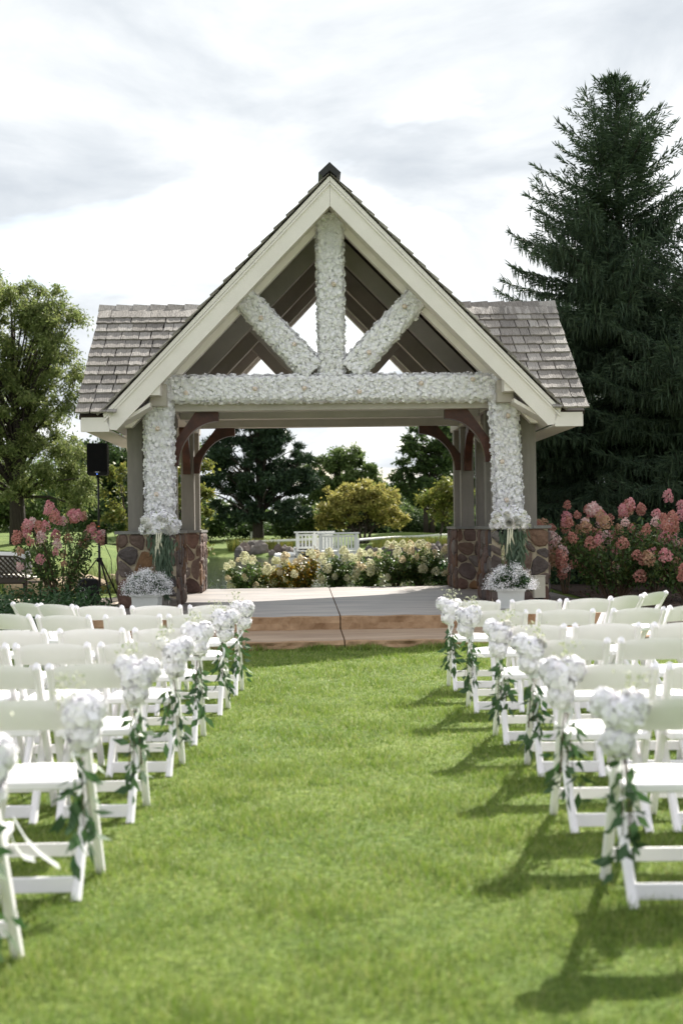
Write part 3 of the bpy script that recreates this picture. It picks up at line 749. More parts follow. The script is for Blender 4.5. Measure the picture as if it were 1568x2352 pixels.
for side, rows in ((-1, LEFT), (1, RIGHT)):
    word = 'left' if side < 0 else 'right'
    for r, (px, n) in enumerate(rows):
        p = on_ground(*px); x = p.x + side * .205; y = p.y - .215
        for k in range(n):
            tn = TURN.get(r, [0, 0, 0, 0])[k] if r not in LAY else LAY[r][word][k][2]
            a = side * R(tn) + R(random.uniform(-1.2, 1.2)) - (R(1.0) * side)
            xx, yy = x + random.uniform(-.008, .008) * (k > 0), y + random.uniform(-.02, .02) * (k > 0)
            c = chair(xx, yy, a, 'white folding chair %s in the %s, %s block' % (ORD[k], ROWN[r], word))
            if k == 0:
                spray(c, -side, 'white flower spray on the aisle chair of the %s, %s block' % (ROWN[r], word), r + (3 if side > 0 else 0))
            if r in LAY:
                if k + 1 < n: ox, oy, _ = LAY[r][word][k + 1]; x, y = p.x + side * .205 + side * ox, p.y - .215 + oy
                continue
            nt_ = TURN.get(r, [0] * 6)[min(k + 1, len(TURN.get(r, [0] * 6)) - 1)]
            pitch = .485 + .012 * max(0, 3 - r)
            am = R((tn + nt_) / 2); x += side * pitch * math.cos(am); y += pitch * math.sin(am)
# loose white ribbon trailing from the rearmost left chair
m = MB(); vs = []
pr = [at(18, 1885, 4.62), at(28, 1935, 4.6), at(52, 1968, 4.6), at(78, 1975, 4.62)]
pr2 = [at(30, 1880, 4.6), at(60, 1930, 4.58), at(95, 1965, 4.58), at(135, 1992, 4.6)]
for L_ in (pr, pr2):
    vs = []
    for i in range(13):
        t = i / 12 * 3; j = min(2, int(t)); q = L_[j].lerp(L_[j + 1], t - j); vs += [q + Vector((0, 0, .012)), q + Vector((.004, .01, -.012))]
    m.add(vs, [(2 * i, 2 * i + 1, 2 * i + 3, 2 * i + 2) for i in range(12)])
tag(m.obj('loose_ribbon', M_ribbon, None, True, False), 'white ribbon ends dangling from the rearmost left aisle chair', 'ribbon')

# ------------------------------------------------------------------ planters, acrylic stands, big bouquets
def planter(loc, rz, label, seed):
    e = empty('flower_planter', loc, rz, label, 'planter', "white planters with baby's breath")
    w, h, t = .19, .27, .015
    m = MB(); b = .165
    vs = [(sx * q, sy * q, z) for z, q in ((.03, b), (h - .035, w - .008)) for sx, sy in ((-1, -1), (1, -1), (1, 1), (-1, 1))]
    m.add(vs, [(0, 1, 2, 3), (4, 7, 6, 5), (0, 4, 5, 1), (1, 5, 6, 2), (2, 6, 7, 3), (3, 7, 4, 0)])
    m.obj('planter_box', M_planter, e)
    m = MB(); m.box(-w - .012, w + .012, -w - .012, w + .012, h - .034, h); m.obj('rim', M_planter, e)
    m = MB(); m.box(-b - .008, b + .008, -b - .008, b + .008, 0, .029); m.obj('foot', M_planter, e)
    for q in range(4):                                             # diamond lattice relief on each side
        m = MB(); ca, sa = math.cos(q * math.pi / 2), math.sin(q * math.pi / 2); step = .075
        def fp(x, z):
            k = b + (w - .008 - b) * (z - .03) / (h - .065); y = -k - .003; x = max(-k + .004, min(k - .004, x)); return (x * ca - y * sa, x * sa + y * ca, z)
        for d in (-1, 1):
            for i in range(-5, 6):
                z0, z1 = .034, h - .04; x0 = i * step - d * .055; x1 = x0 + d * (z1 - z0) * .6
                lo, hi = -.165, .165
                ta = 0; tb = 1; pts = []
                for s_ in range(13):
                    t_ = s_ / 12; xx = x0 + (x1 - x0) * t_
                    if lo < xx < hi: pts.append(fp(xx, z0 + (z1 - z0) * t_))
                if len(pts) > 1: m.tube([pts[0], pts[-1]], .0045, 4)
        m.obj('lattice', M_planter, e)
    rr = np.random.default_rng(seed); n = 2600
    d = rdir(n); d[:, 2] = np.abs(d[:, 2]); r = rr.uniform(.3, .86, n) ** .5
    P = d * r[:, None] * np.array([.29, .26, .29]) + np.array([0, 0, h + .01])
    o = link('foliage', quads_mesh('foliage', leaf_quads(P, d + rdir(n) * .7, rdir(n), .055, .016)), M_leafd, e); tag(o, kind='stuff')
    C = rdir(130); C[:, 2] = np.abs(C[:, 2]) * 1.0 - .12; C = unit(C) * rr.uniform(.9, 1.08, 130)[:, None] * np.array([.32, .29, .31]) + np.array([0, 0, h - .01])
    P = (C[:, None, :] + rr.normal(0, .030, (130, 60, 3))).reshape(-1, 3); n = len(P)
    k = P[:, 2] > h - .015; P = P[k]; n = len(P)
    o = link('blossoms', quads_mesh('blossoms', petal_cloud(P, rdir(n) + np.array([0, -.3, .6]), .0125, .6)), M_petal, e); tag(o, kind='stuff')
    m = MB()
    for c in C[:60]: m.tube([(c[0] * .3, c[1] * .3, h - .05), tuple(c)], .0018, 3, False)
    tag(m.obj('stems', M_leafd, e, fix=False), kind='stuff')
    return e
planter(G(-2.62, -1.25, PZ + .004), GTH + R(-5), "white lattice planter of loose baby's breath before the left stone pier", 3)
planter(G(2.42, -1.30, PZ + .004), GTH + R(-8), "white lattice planter of baby's breath before the right stone pier", 4)

def acrylic_stand(loc, rz, label):
    e = empty('acrylic_stand', loc, rz, label, 'flower stand', 'clear acrylic flower stands')
    MB().box(-.13, .13, -.13, .13, 0, .012).obj('base_plate', M_acryl, e)
    for s in (-1, 1):
        MB().box(s * .105 - .005, s * .105 + .005, -.10, .10, .0125, .868).obj('side_panel', M_acryl, e)
    MB().box(-.098, .098, -.100, -.092, .0125, .868).obj('front_panel', M_acryl, e)
    MB().box(-.28, .28, -.14, .14, .869, .884).obj('top_plate', M_acryl, e)
    return e
def big_bouquet(loc, rz, label, lean_x, seed):
    """vase with a dome of white flowers and a long fall of greenery"""
    e = empty('column_bouquet', loc, rz, label, 'bouquet', 'large bouquets before the garlanded posts')
    MB().lathe([(.05, 0), (.055, .01), (.045, .06), (.09, .12), (.13, .17), (.12, .175)], 16).obj('bowl', M_black, e, True)
    zc_ = .27; n = 1300
    d = rdir(n); d = d[d[:, 2] > -.35]; n = len(d)
    P = d * np.array([.225, .16, .20]) * (1 + .10 * np.sin(d[:, :1] * 9) * np.sin(d[:, 2:] * 8)) + np.array([lean_x, 0, zc_])
    o = link('hydrangea_dome', quads_mesh('hydrangea_dome', np.concatenate([petal_cloud(P, d, .052, .28), petal_cloud(P * np.array([.93, .93, .97]), d, .052, .3)])), M_petal, e); tag(o, kind='stuff')
    rr = random.Random(seed)
    for i in range(9):
        a = rr.uniform(-2.6, -.5); el = rr.uniform(-.15, .75)
        q = Vector((math.cos(a) * math.cos(el) * .21 + lean_x - .01, math.sin(a) * math.cos(el) * .165, math.sin(el) * .19 + zc_ - .03))
        o = link('rose', BLOOMS[i % 3], None, e); o.location = q; o.rotation_mode = 'QUATERNION'
        o.rotation_quaternion = (q - Vector((lean_x, 0, zc_))).to_track_quat('Z', 'Y'); o.scale = (rr.uniform(.8, 1.05),) * 3
    n = 520; t = RNG.uniform(0, 1, n); k = RNG.normal(0, 1, n)
    fall = .80
    P = np.stack([lean_x * .3 + .02 + k * .055 * (1.25 - .65 * t) + .05 * t, -.15 - .04 * np.sin(t * 3) + RNG.normal(0, .02, n), .20 - t * fall * np.clip(1 - np.abs(k) * .22, .3, 1)], 1)
    o = link('greenery', quads_mesh('greenery', leaf_quads(P, np.stack([RNG.normal(0, .25, n), RNG.normal(0, .2, n) - .1, -np.ones(n)], 1), rdir(n) * .5 + np.array([0, -1, 0]), RNG.uniform(.09, .15, n), RNG.uniform(.018, .03, n))), M_euca, e); tag(o, kind='stuff')
    for j, (x, l) in enumerate(((-.02, .42), (.005, .36), (.03, .22))):
        MB().tube([(x, -.20, .20), (x - .012, -.215, .20 - l * .5), (x + (.02 if j else -.03), -.205, .20 - l)], [.007, .012, .006], 8).obj('amaranth', M_amar, e, True)
    n = 60; d = unit(np.stack([RNG.normal(0, 1, n), -np.abs(RNG.normal(0, 1, n)) - .3, RNG.normal(.2, .8, n)], 1))
    P = d * np.array([.22, .17, .2]) + np.array([lean_x, 0, zc_])
    tag(link('sprig', quads_mesh('sprig', leaf_quads(P, d + rdir(n) * .8, rdir(n), .05, .02)), M_sprig, e), kind='stuff')
    return e
for px, py, lab, lab2, lx, sd_ in ((371, 1393, 'clear acrylic stand at the left stone pier', 'round white bouquet with hanging eucalyptus before the left garlanded post', 0, 1),
                              (1172, 1392, 'clear acrylic stand at the right stone pier', 'white bouquet with hanging eucalyptus before the right garlanded post', .03, 2)):
    a, b = ray(px, py); d = 19.25; p = Vector((a * d, d, PZ + .004))
    acrylic_stand(p, GTH, lab); big_bouquet(p + Vector((-.03 if sd_ == 2 else .0, 0, .886)), GTH, lab2, lx, sd_).scale = (1.22, 1.15, 1.12)

# ------------------------------------------------------------------ loudspeakers
def text_mesh(s, size, name, m):
    cu = bpy.data.curves.new(name, 'FONT'); cu.body = s; cu.size = size; cu.extrude = .001; cu.align_x = 'CENTER'; cu.align_y = 'CENTER'
    o = bpy.data.objects.new(name, cu); COL.objects.link(o)
    bpy.context.view_layer.update()
    me = bpy.data.meshes.new_from_object(o.evaluated_get(bpy.context.evaluated_depsgraph_get())); bpy.data.objects.remove(o)
    me.materials.clear(); me.materials.append(m); return me
M_print = mat('white_print', (.75, .76, .78), .5)
M_led = bpy.data.materials.new('blue_led'); M_led.use_nodes = True
M_led.node_tree.nodes['Principled BSDF'].inputs['Emission Color'].default_value = (.05, .2, 1, 1); M_led.node_tree.nodes['Principled BSDF'].inputs['Emission Strength'].default_value = 2
M_grille = mat('speaker_grille', (.006, .006, .007), .8, spec=.15, bump=.5, bscale=400)
SD = 22.2; sp = at(226, 1092, SD); GZ = hgt(sp.x, sp.y); FEETZ = .262
e = empty('speaker_stand', (sp.x, sp.y, FEETZ), 0, 'black tripod stand carrying the raised loudspeaker', 'speaker stand')
top = sp.z - FEETZ
MB().tube([(0, 0, .25), (0, 0, 1.05)], .021, 12).obj('lower_pole', M_iron, e, True)
MB().tube([(0, 0, 1.0), (0, 0, top)], .0165, 12).obj('upper_pole', M_iron, e, True)
MB().tube([(0, 0, .98), (0, 0, 1.10)], .034, 12).obj('collar', M_black, e, True)
MB().tube([(0, 0, .66), (0, 0, .73)], .045, 12).obj('leg_hub', M_black, e, True)
M_tape = mat('orange_tape', (.7, .16, .02), .5)
MB().tube([(0, 0, 1.235), (0, 0, 1.255)], .0175, 12).obj('tape_band', M_tape, e)
for a in (-60, 65, 190):
    c, s = math.cos(R(a)), math.sin(R(a))
    MB().bar((c * .045, s * .045, .70), (c * .56, s * .56, .012), .028, .020, ch=.3).obj('leg', M_black, e)
    MB().bar((c * .02, s * .02, .27), (c * .33, s * .33, .32), .014, .010, ch=.3).obj('brace', M_black, e)
e = empty('loudspeaker', (sp.x, sp.y, sp.z - .002), R(4), 'black loudspeaker raised on the tripod left of the gazebo', 'loudspeaker')
m = MB(); w, h, dp = .165, .525, .28
m.prism([(-w, .03), (-w + .02, 0), (w - .02, 0), (w, .03), (w, h - .03), (w - .02, h), (-w + .02, h), (-w, h - .03)], -dp * .5, dp * .5); m.obj('cabinet', M_black, e)
MB().box(-w + .014, w - .014, -dp * .5 - .012, -dp * .5 - .001, .055, h - .018).obj('grille', M_grille, e)
MB().box(-.055, .055, -dp * .5 - .016, -dp * .5 - .0125, .035, .065).obj('badge', M_iron, e)
o = link('badge_lettering', text_mesh('QSC', .032, 'lettering', M_print), None, e); o.location = (0, -dp * .5 - .018, .05); o.rotation_euler = (R(90), 0, 0)
MB().box(-.006, .006, -dp * .5 - .016, -dp * .5 - .0125, .014, .024).obj('power_light', M_led, e)
# bagged second speaker on the ground, lettering runs down its side
p = at(203, 1368, 21.7); p.z = .262
e = empty('speaker_bag', p, R(14), 'black bagged speaker with white lettering on the ground by the tripod', 'speaker')
m = MB(); m.prism([(-.20, 0), (.17, 0), (.175, .30), (.15, .40), (-.08, .415), (-.15, .38)], -.16, .16); o = m.obj('bag', mat('black_nylon', (.014, .014, .018), .55, bump=.3, bscale=25), e)
bv = o.modifiers.new('bevel', 'BEVEL'); bv.width = .03; bv.segments = 3
o = link('lettering', text_mesh('QSC', .105, 'lettering', M_print), None, e); o.location = (-.085, -.163, .175); o.rotation_euler = (R(90), R(78), 0)
m = MB(); m.tube([(-.03, 0, .41), (0, 0, .445), (.06, 0, .445), (.09, 0, .405)], .010, 6); m.obj('handle', M_black, e)
# cable from the raised speaker to the pier
c0 = Vector((sp.x + .03, sp.y + .02, 1.32)); pts = [c0, c0 + Vector((.06, 0, -.12)), c0 + Vector((.16, 0, -.35)), c0 + Vector((.17, 0, -.65)), c0 + Vector((.22, 0, -.9)), c0 + Vector((.30, .05, -1.05))]
tag(MB().tube(pts, .006, 5).obj('speaker_cable', M_black), 'thin black cable hanging beside the tripod speaker pole', 'cable')

# ------------------------------------------------------------------ beige utility box at the right pier
p = at(1237, 1374, 19.75)
e = empty('utility_box', (p.x, p.y, hgt(p.x, p.y) - .01), R(2), 'beige utility box on a dark base beside the right stone pier', 'utility box')
bz = p.z - hgt(p.x, p.y)
M_beige = mat('beige_enamel', (.56, .52, .43), .5, var=(.50, .46, .38), scale=5)
MB().bar((0, 0, bz + .02), (0, 0, bz + .33), .165, .15, up=(0, 1, 0), ch=.06).obj('housing', M_beige, e)
MB().bar((0, 0, bz + .331), (0, 0, bz + .345), .18, .165, up=(0, 1, 0), ch=.06).obj('lid', M_beige, e)
MB().bar((0, 0, 0), (0, 0, bz + .019), .12, .11, up=(0, 1, 0), ch=.06).obj('base', M_black, e)

# ------------------------------------------------------------------ mulch bed, patio, edging on both sides of the gazebo
M_mulch = mat('bark_mulch', (.06, .036, .024), .95, var=(.025, .015, .01), scale=18, bump=1.0, bscale=35)
def patch(name, xs_, ys_, dz, m, fx=None):
    o = link(name, grid(xs_, ys_, lambda x, y: hgt(x, y) + dz + (.012 * math.sin(x * 9) * math.sin(y * 7) if fx else 0), name), m); return tag(o, kind='structure')
patch('mulch_bed', spaced(3.85, 12.1, .3), spaced(17.6, 28.2, .3), .016, M_mulch, True)
M_pave = mat('pale_paving', (.46, .39, .31), .85, var=(.34, .28, .22), scale=3, bump=.4, bscale=20)
patch('patio', spaced(-9.6, -3.4, .3), spaced(20.9, 23.6, .3), .022, M_pave)
n = 5200; x = RNG.uniform(3.9, 9.5, n); y = RNG.uniform(17.7, 23.5, n); P = np.stack([x, y, [hgt(a, b) + .022 for a, b in zip(x, y)]], 1)
o = link('mulch_chips', quads_mesh('mulch_chips', leaf_quads(P, rdir(n) * np.array([1, 1, .25]), rdir(n) * .5 + np.array([0, 0, 1]), RNG.uniform(.03, .09, n), RNG.uniform(.012, .03, n))),
         mat('mulch_chip', (.08, .05, .03), .9, island=[(.05, .03, .02), (.11, .07, .045), (.07, .04, .026)])); tag(o, 'brown bark chips scattered over the bed right of the gazebo', 'mulch', kind='stuff')

# ------------------------------------------------------------------ hydrangea shrubs
def head_mesh(name, m, h=.17, r=.085, n=150, size=.034):
    t = RNG.uniform(0, 1, n); a = RNG.uniform(0, 6.283, n); rr = r * (np.sin(np.clip(t * .9 + .1, 0, 1) * math.pi) ** .6) * (1.05 - .45 * t)
    P = np.stack([np.cos(a) * rr, np.sin(a) * rr, t * h], 1) + RNG.normal(0, .007, (n, 3)); Nn = np.stack([np.cos(a), np.sin(a), .5 * (t - .2) * 2], 1)
    me = quads_mesh(name, petal_cloud(P, Nn, size, .5)); me.materials.append(m); return me
def pinks(name, cols): return mat(name, cols[0], .6, island=cols, transl=.35)
M_pk = [pinks('coral_floret', [(.58, .24, .20), (.66, .34, .28), (.50, .19, .17), (.64, .42, .32)]),
        pinks('pink_floret', [(.70, .30, .33), (.76, .42, .43), (.64, .23, .29), (.74, .48, .44)]),
        pinks('tan_floret', [(.56, .33, .22), (.62, .42, .27), (.52, .27, .20), (.56, .44, .28)]),
        pinks('pale_pink_floret', [(.80, .58, .56), (.76, .50, .50), (.82, .70, .66), (.72, .42, .44)])]
PINK = [head_mesh('flower_head', m) for m in M_pk for _ in range(2)]
M_cr = [pinks('cream_floret', [(.74, .74, .50), (.80, .79, .62), (.68, .69, .43), (.78, .75, .58)]), pinks('tan_cream_floret', [(.74, .64, .44), (.78, .70, .52), (.68, .60, .38)])]
CREAM = [head_mesh('flower_head', M_cr[0], .19, .105, 170, .036) for _ in range(3)] + [head_mesh('flower_head', M_cr[1], .17, .095, 150, .034)]
def shrub(name, loc, h, rx, ry, heads, nleaf, mleaf, nhead, label, cat, group, hs=1.0, lsz=.085, stems=16, headlist=None, zmin=.2, open_=.0, elmin=-.62):
    e = empty(name, loc, random.uniform(0, 0), label, cat, group)
    m = MB(); tips = []
    for i in range(stems):
        a = random.uniform(0, 6.283); t = random.uniform(.25, 1) ** .6; q = random.uniform(.72, 1)
        tx, ty, tz = math.cos(a) * rx * t * .95, math.sin(a) * ry * t * .95, h * q * (1 - .28 * t * t)
        m.tube([(tx * .10, ty * .10, -.03), (tx * .45, ty * .45, tz * .5), (tx, ty, tz)], [.013, .009, .005], 5)
        tips.append((tx, ty, tz))
    tag(m.obj('stems', M_stem, e, fix=False), kind='stuff')
    T = np.array(tips); k = RNG.integers(0, len(T), nleaf); t = RNG.uniform(.28 + open_, 1.02, nleaf)
    P = np.stack([T[k, 0] * (.1 + .9 * t), T[k, 1] * (.1 + .9 * t), T[k, 2] * t], 1) + RNG.normal(0, .075 * (h / 1.4), (nleaf, 3))
    P[:, 2] = np.maximum(P[:, 2], zmin * .3)
    D = rdir(nleaf) + np.array([0, 0, -.15]); D[:, :2] += P[:, :2] / max(rx, .1) * .6
    o = link('foliage', quads_mesh('foliage', leaf_quads(P, D, rdir(nleaf) * .7 + np.array([0, 0, 1]), RNG.uniform(.7, 1.25, nleaf) * lsz, RNG.uniform(.7, 1.2, nleaf) * lsz * .5, .12)), mleaf, e); tag(o, kind='stuff')
    pts = headlist or []
    while len(pts) < nhead:
        a = random.uniform(0, 6.283); el = random.uniform(elmin, 1.35); q = random.uniform(.9, 1.08)
        pts.append((math.cos(a) * math.cos(el) * rx * q, math.sin(a) * math.cos(el) * ry * q, h * (.52 + .5 * math.sin(el) * q)))
    for x, y, z in pts:
        o = link('flower_head', random.choice(heads), None, e); o.location = (x, y, z)
        out_ = Vector((x / rx * .55, y / ry * .55, .9)); o.rotation_mode = 'QUATERNION'; o.rotation_quaternion = out_.to_track_quat('Z', 'Y') @ Matrix.Rotation(random.uniform(0, 6.28), 4, 'Z').to_quaternion()
        s = hs * random.uniform(.72, 1.25); o.scale = (s, s, s * random.uniform(.85, 1.1))
    return e
def base(px, d): a, b = ray(px, 1212); return Vector((a * d, d, hgt(a * d, d)))
GP = 'pink hydrangea shrubs'
shrub('hydrangea_shrub', base(137, 20.3), 1.46, .64, .5, PINK[:4] + PINK, 1700, M_hydl, 44, 'leggy coral pink hydrangea shrub beside the settee on the left', 'shrub', GP, .80, .085, 22, open_=.12, elmin=-.2)
shrub('hydrangea_shrub', base(1408, 20.9), 1.36, 1.0, .75, PINK[:4] + PINK, 3400, M_hydl, 66, 'large round pink hydrangea shrub in front of the spruces on the right', 'shrub', GP, 1.0, .085, 30)
shrub('hydrangea_shrub', base(1296, 23.2), 1.52, .52, .45, PINK[4:6] + PINK[:2], 900, M_leafd, 20, 'shaded bronze-pink hydrangea shrub right behind the stone pier', 'shrub', GP, .95, .08, 14)
shrub('hydrangea_shrub', base(1500, 23.4), 1.52, .95, .6, PINK[:6], 1800, M_leafd, 26, 'dusky pink hydrangea shrub behind the large round one', 'shrub', GP, .95, .085, 20)
shrub('hydrangea_shrub', base(1580, 20.2), 1.25, .72, .6, PINK, 1700, M_hydl, 26, 'pink hydrangea shrub cut by the right edge of the picture', 'shrub', GP, .95, .085, 18)
GC = 'cream hydrangeas behind the platform'
CR = [(572, 1.00, .52, M_hydl, 'leafy cream hydrangea shrub at the left end of the row behind the platform'),
      (640, .92, .42, M_hydy, 'yellow-leaved cream hydrangea shrub, second from the left behind the platform'),
      (700, 1.00, .46, M_hydy, 'orange-leaved cream hydrangea shrub, third from the left behind the platform'),
      (775, 1.04, .44, M_hydl, 'cream hydrangea shrub with one tall head, left of the crack line'),
      (838, .98, .46, M_hydl, 'dense cream hydrangea shrub, fifth from the left behind the platform'),
      (905, 1.06, .48, M_hydl, 'cream hydrangea shrub, third from the right behind the platform'),
      (962, 1.08, .46, M_hydl, 'tall cream hydrangea shrub, second from the right behind the platform'),
      (1015, 1.0, .42, M_leafd, 'dark cream hydrangea shrub at the right end behind the platform')]
for i, (px, h, r_, ml, lab) in enumerate(CR):
    b = base(px, 27.0 + .3 * math.sin(i * 2.1))
    shrub('hydrangea_shrub', b, h * .78, r_, .42, CREAM, 1500, ml, 21, lab, 'shrub', GC, .74, .09, 15, zmin=.12)
# fine young plants and ground cover
def cover(name, pts, label, cat, m, n, h, lsz, group=None):
    P = []
    for x, y in pts: P.append((x, y, hgt(x, y)))
    T = np.array(P); k = RNG.integers(0, len(T), n); q = T[k] + np.stack([RNG.normal(0, .13, n), RNG.normal(0, .13, n), np.abs(RNG.normal(0, .5, n)).clip(0, 1) * h], 1)
    D = rdir(n) + np.array([0, 0, .1])
    return tag(link(name, quads_mesh(name, leaf_quads(q, D, rdir(n) * .6 + np.array([0, 0, 1]), RNG.uniform(.7, 1.3, n) * lsz, RNG.uniform(.7, 1.3, n) * lsz * .48)), m), label, cat, group, 'stuff')
cover('ground_cover', [(x, y) for x in np.arange(-7.4, -3.4, .16) for y in np.arange(17.8, 20.4, .2)], 'low leafy green ground cover between the chairs and the settee', 'ground cover', M_leafd, 12000, .36, .075)
cover('pond_weeds', [(x, y) for x in np.arange(-4.2, 4.6, .2) for y in (26.6, 26.9, 27.3, 28)], 'wild green weeds at the pond edge behind the platform', 'weeds', M_hydl, 3000, .35, .06)
def tufts(name, pts, label, n, h, m, w=.012):
    T = np.array([(x, y, hgt(x, y)) for x, y in pts]); k = RNG.integers(0, len(T), n); P = T[k] + RNG.normal(0, .10, (n, 3)) * np.array([1, 1, 0]); D = unit(rdir(n) * np.array([.35, .35, 0]) + np.array([0, 0, 1]))
    return tag(link(name, quads_mesh(name, leaf_quads(P, D, rdir(n), RNG.uniform(.4, 1, n) * h, w, .1, .35)), m), label, 'grass', None, 'stuff')
M_reed = mat('reed_blade', (.12, .18, .05), .6, island=[(.09, .15, .035), (.16, .21, .06), (.22, .22, .09), (.07, .13, .03)], transl=.3)
tufts('reeds', [(x, y) for x in np.arange(-9.5, -3.6, .25) for y in (25.2, 26.0, 27.2)], 'long green reeds behind the settee and the left pier', 3800, .75, M_reed, .014)
tufts('shore_grass', [(x, y) for x in np.arange(-7, -1.6, .3) for y in np.arange(85, 88, .5)] + [(x, y) for x in np.arange(2.2, 9, .3) for y in np.arange(85, 88, .5)],
      'shaggy ornamental grass along the far shore by the bridge', 7000, .95, mat('shore_blade', (.1, .14, .03), .6, island=[(.08, .13, .03), (.14, .18, .045), (.28, .24, .05), (.06, .10, .025)], transl=.3), .05)

# ------------------------------------------------------------------ settee with cushions, red chair, stone blocks (left)
p = at(30, 1368, 22.6); sz_ = hgt(p.x, p.y) + .024
st = empty('settee', (p.x - .25, p.y, sz_), R(-12), 'bronze metal settee with lattice back seen from behind on the left', 'settee')
SW_ = .68; m = MB()
m.tube([(-SW_, -.33, .05), (-SW_, -.35, .40), (-SW_ * .98, -.40, .72), (-SW_ * .80, -.41, .765), (0, -.42, .785), (SW_ * .80, -.41, .765), (SW_ * .98, -.40, .72), (SW_, -.35, .40), (SW_, -.33, .05)], .017, 8); m.obj('back_frame', M_bronze, st, True)
m = MB(); z0, z1 = .40, .755
for d in (-1, 1):
    for i in range(-16, 17):
        x0 = i * .085; x1 = x0 + d * (z1 - z0); lo, hi = -.655, .655
        t0, t1 = 0.0, 1.0
        if x1 != x0:
            ta, tb = sorted(((lo - x0) / (x1 - x0), (hi - x0) / (x1 - x0))); t0, t1 = max(t0, ta), min(t1, tb)
        if t1 - t0 < .05: continue
        f = lambda t: (x0 + (x1 - x0) * t, -.365 - .04 * t + d * .0015, z0 + (z1 - z0) * t)
        m.bar(f(t0), f(t1), .004, .032, up=(1, 0, 1), ch=.1)
tag(m.obj('lattice_back', M_bronze, st), kind='stuff')
MB().bar((-SW_, -.35, .38), (SW_, -.35, .38), .03, .09, ch=.15).obj('back_rail', M_bronze, st)
m = MB(); m.bar((-SW_, -.02, .33), (SW_, -.02, .33), .62, .03, ch=.2); m.obj('seat_deck', M_bronze, st)
for s in (-1, 1):
    MB().tube([(s * SW_, -.36, .56), (s * SW_, -.1, .60), (s * SW_, .22, .58), (s * SW_, .29, .45), (s * SW_, .26, .32)], .018, 7).obj('arm', M_bronze, st, True)
    for y in (-.32, .26): MB().tube([(s * SW_ * .93, y, .33), (s * SW_ * .95, y * 1.05, .15), (s * SW_ * .93, y * 1.1, 0)], [.03, .016, .02], 7).obj('leg', M_bronze, st, True)
def pillow(name, parent_m, size, m, label, cat, group=None):
    n = 12; b = MB(); vs = []
    for sgn in (1, -1):
        for j in range(n + 1):
            for i in range(n + 1):
                u, v = -1 + 2 * i / n, -1 + 2 * j / n; e_ = (1 - u ** 4) * (1 - v ** 4)
                k = 1 - .06 * (1 - abs(u) ** 2) * abs(v) - .0
                vs.append((u * size[0] / 2 * k, sgn * size[1] / 2 * e_ ** .6, v * size[2] / 2 * (1 - .06 * (1 - u * u) * abs(v))))
    q = (n + 1) ** 2; fs = []
    for j in range(n):
        for i in range(n):
            a = j * (n + 1) + i; fs += [(a, a + 1, a + n + 2, a + n + 1), (q + a, q + a + n + 1, q + a + n + 2, q + a + 1)]
    me = b.add(vs, fs).mesh(name); me.shade_smooth(); o = link(name, me, m); o.matrix_world = parent_m
    return tag(o, label, cat, group)
SM = Matrix.Translation(st.location) @ Matrix.Rotation(R(-12), 4, 'Z')
pillow('seat_cushion', SM @ Matrix.Translation((0, -.02, .41)) @ Matrix.Rotation(R(90), 4, 'X'), (1.28, .14, .60), M_cushion, 'long pale seat cushion on the bronze settee', 'cushion')
M_pil = mat('white_pillow', (.72, .71, .69), .85, bump=.2, bscale=60)
for x_, lab in ((-.30, 'white pillow at the right end of the bronze settee'), (.42, 'white pillow at the left edge of the picture on the bronze settee')):
    pillow('pillow', SM @ Matrix.Translation((x_, -.26, .66)) @ Matrix.Rotation(R(12), 4, 'X'), (.62, .16, .40), M_pil, lab, 'pillow', 'pillows on the settee')
M_red = mat('red_paint', (.50, .07, .035), .5, var=(.38, .05, .025), scale=6)
p = at(60, 1300, 30.0); rz_ = hgt(p.x, p.y)
for px_, lab in ((55, 'red slatted garden chair behind the settee'), (170, 'red slatted garden chair behind the pink shrub')):
    q = base(px_, 30.0); rc = empty('garden_chair', q, R(190), lab, 'chair', 'red garden chairs by the pond')
    for k in range(7):
        a = R(-15 + 5 * k); MB().bar((math.sin(a) * .42, -.22, .30 + .0 * k), (math.sin(a) * .95, -.42, .32 + .66 * math.cos(a)), .075, .02, up=(0, 1, 0), ch=.2).obj('back_slat', M_red, rc)
    for k in range(5): MB().bar((-.27, -.15 + k * .11, .33 + k * .012), (.27, -.15 + k * .11, .33 + k * .012), .095, .02, ch=.2).obj('seat_slat', M_red, rc)
    for s in (-1, 1):
        MB().bar((s * .33, -.30, .56), (s * .33, .38, .60), .12, .022, ch=.2).obj('arm', M_red, rc)
        MB().bar((s * .29, .34, -.02), (s * .29, .34, .585), .03, .09, up=(0, 1, 0), ch=.15).obj('leg', M_red, rc)
        MB().bar((s * .25, .30, .34), (s * .25, -.48, -.02), .03, .10, ch=.15).obj('leg', M_red, rc)
def rock(name, loc, sx, sy, sz, m, label, cat, group, seed, lump=.22, sink=.25, sub=2):
    b = bmesh.new(); bmesh.ops.create_icosphere(b, subdivisions=sub, radius=1); rr = random.Random(seed); ph = [rr.uniform(0, 6) for _ in range(6)]
    for v in b.verts:
        c = v.co; k = 1 + lump * (math.sin(c.x * 2.6 + ph[0]) * math.sin(c.y * 2.3 + ph[1]) + .6 * math.sin(c.z * 4 + ph[2]) * math.sin(c.x * 4.5 + ph[3])) + rr.uniform(-.05, .05)
        v.co = Vector((c.x * sx, c.y * sy, c.z * sz)) * k
        v.co.z += sz * (1 - sink)
    me = bpy.data.meshes.new(name); b.to_mesh(me); b.free(); o = link(name, me, m); o.location = loc; o.rotation_euler = (0, 0, rr.uniform(0, 6)); return tag(o, label, cat, group)
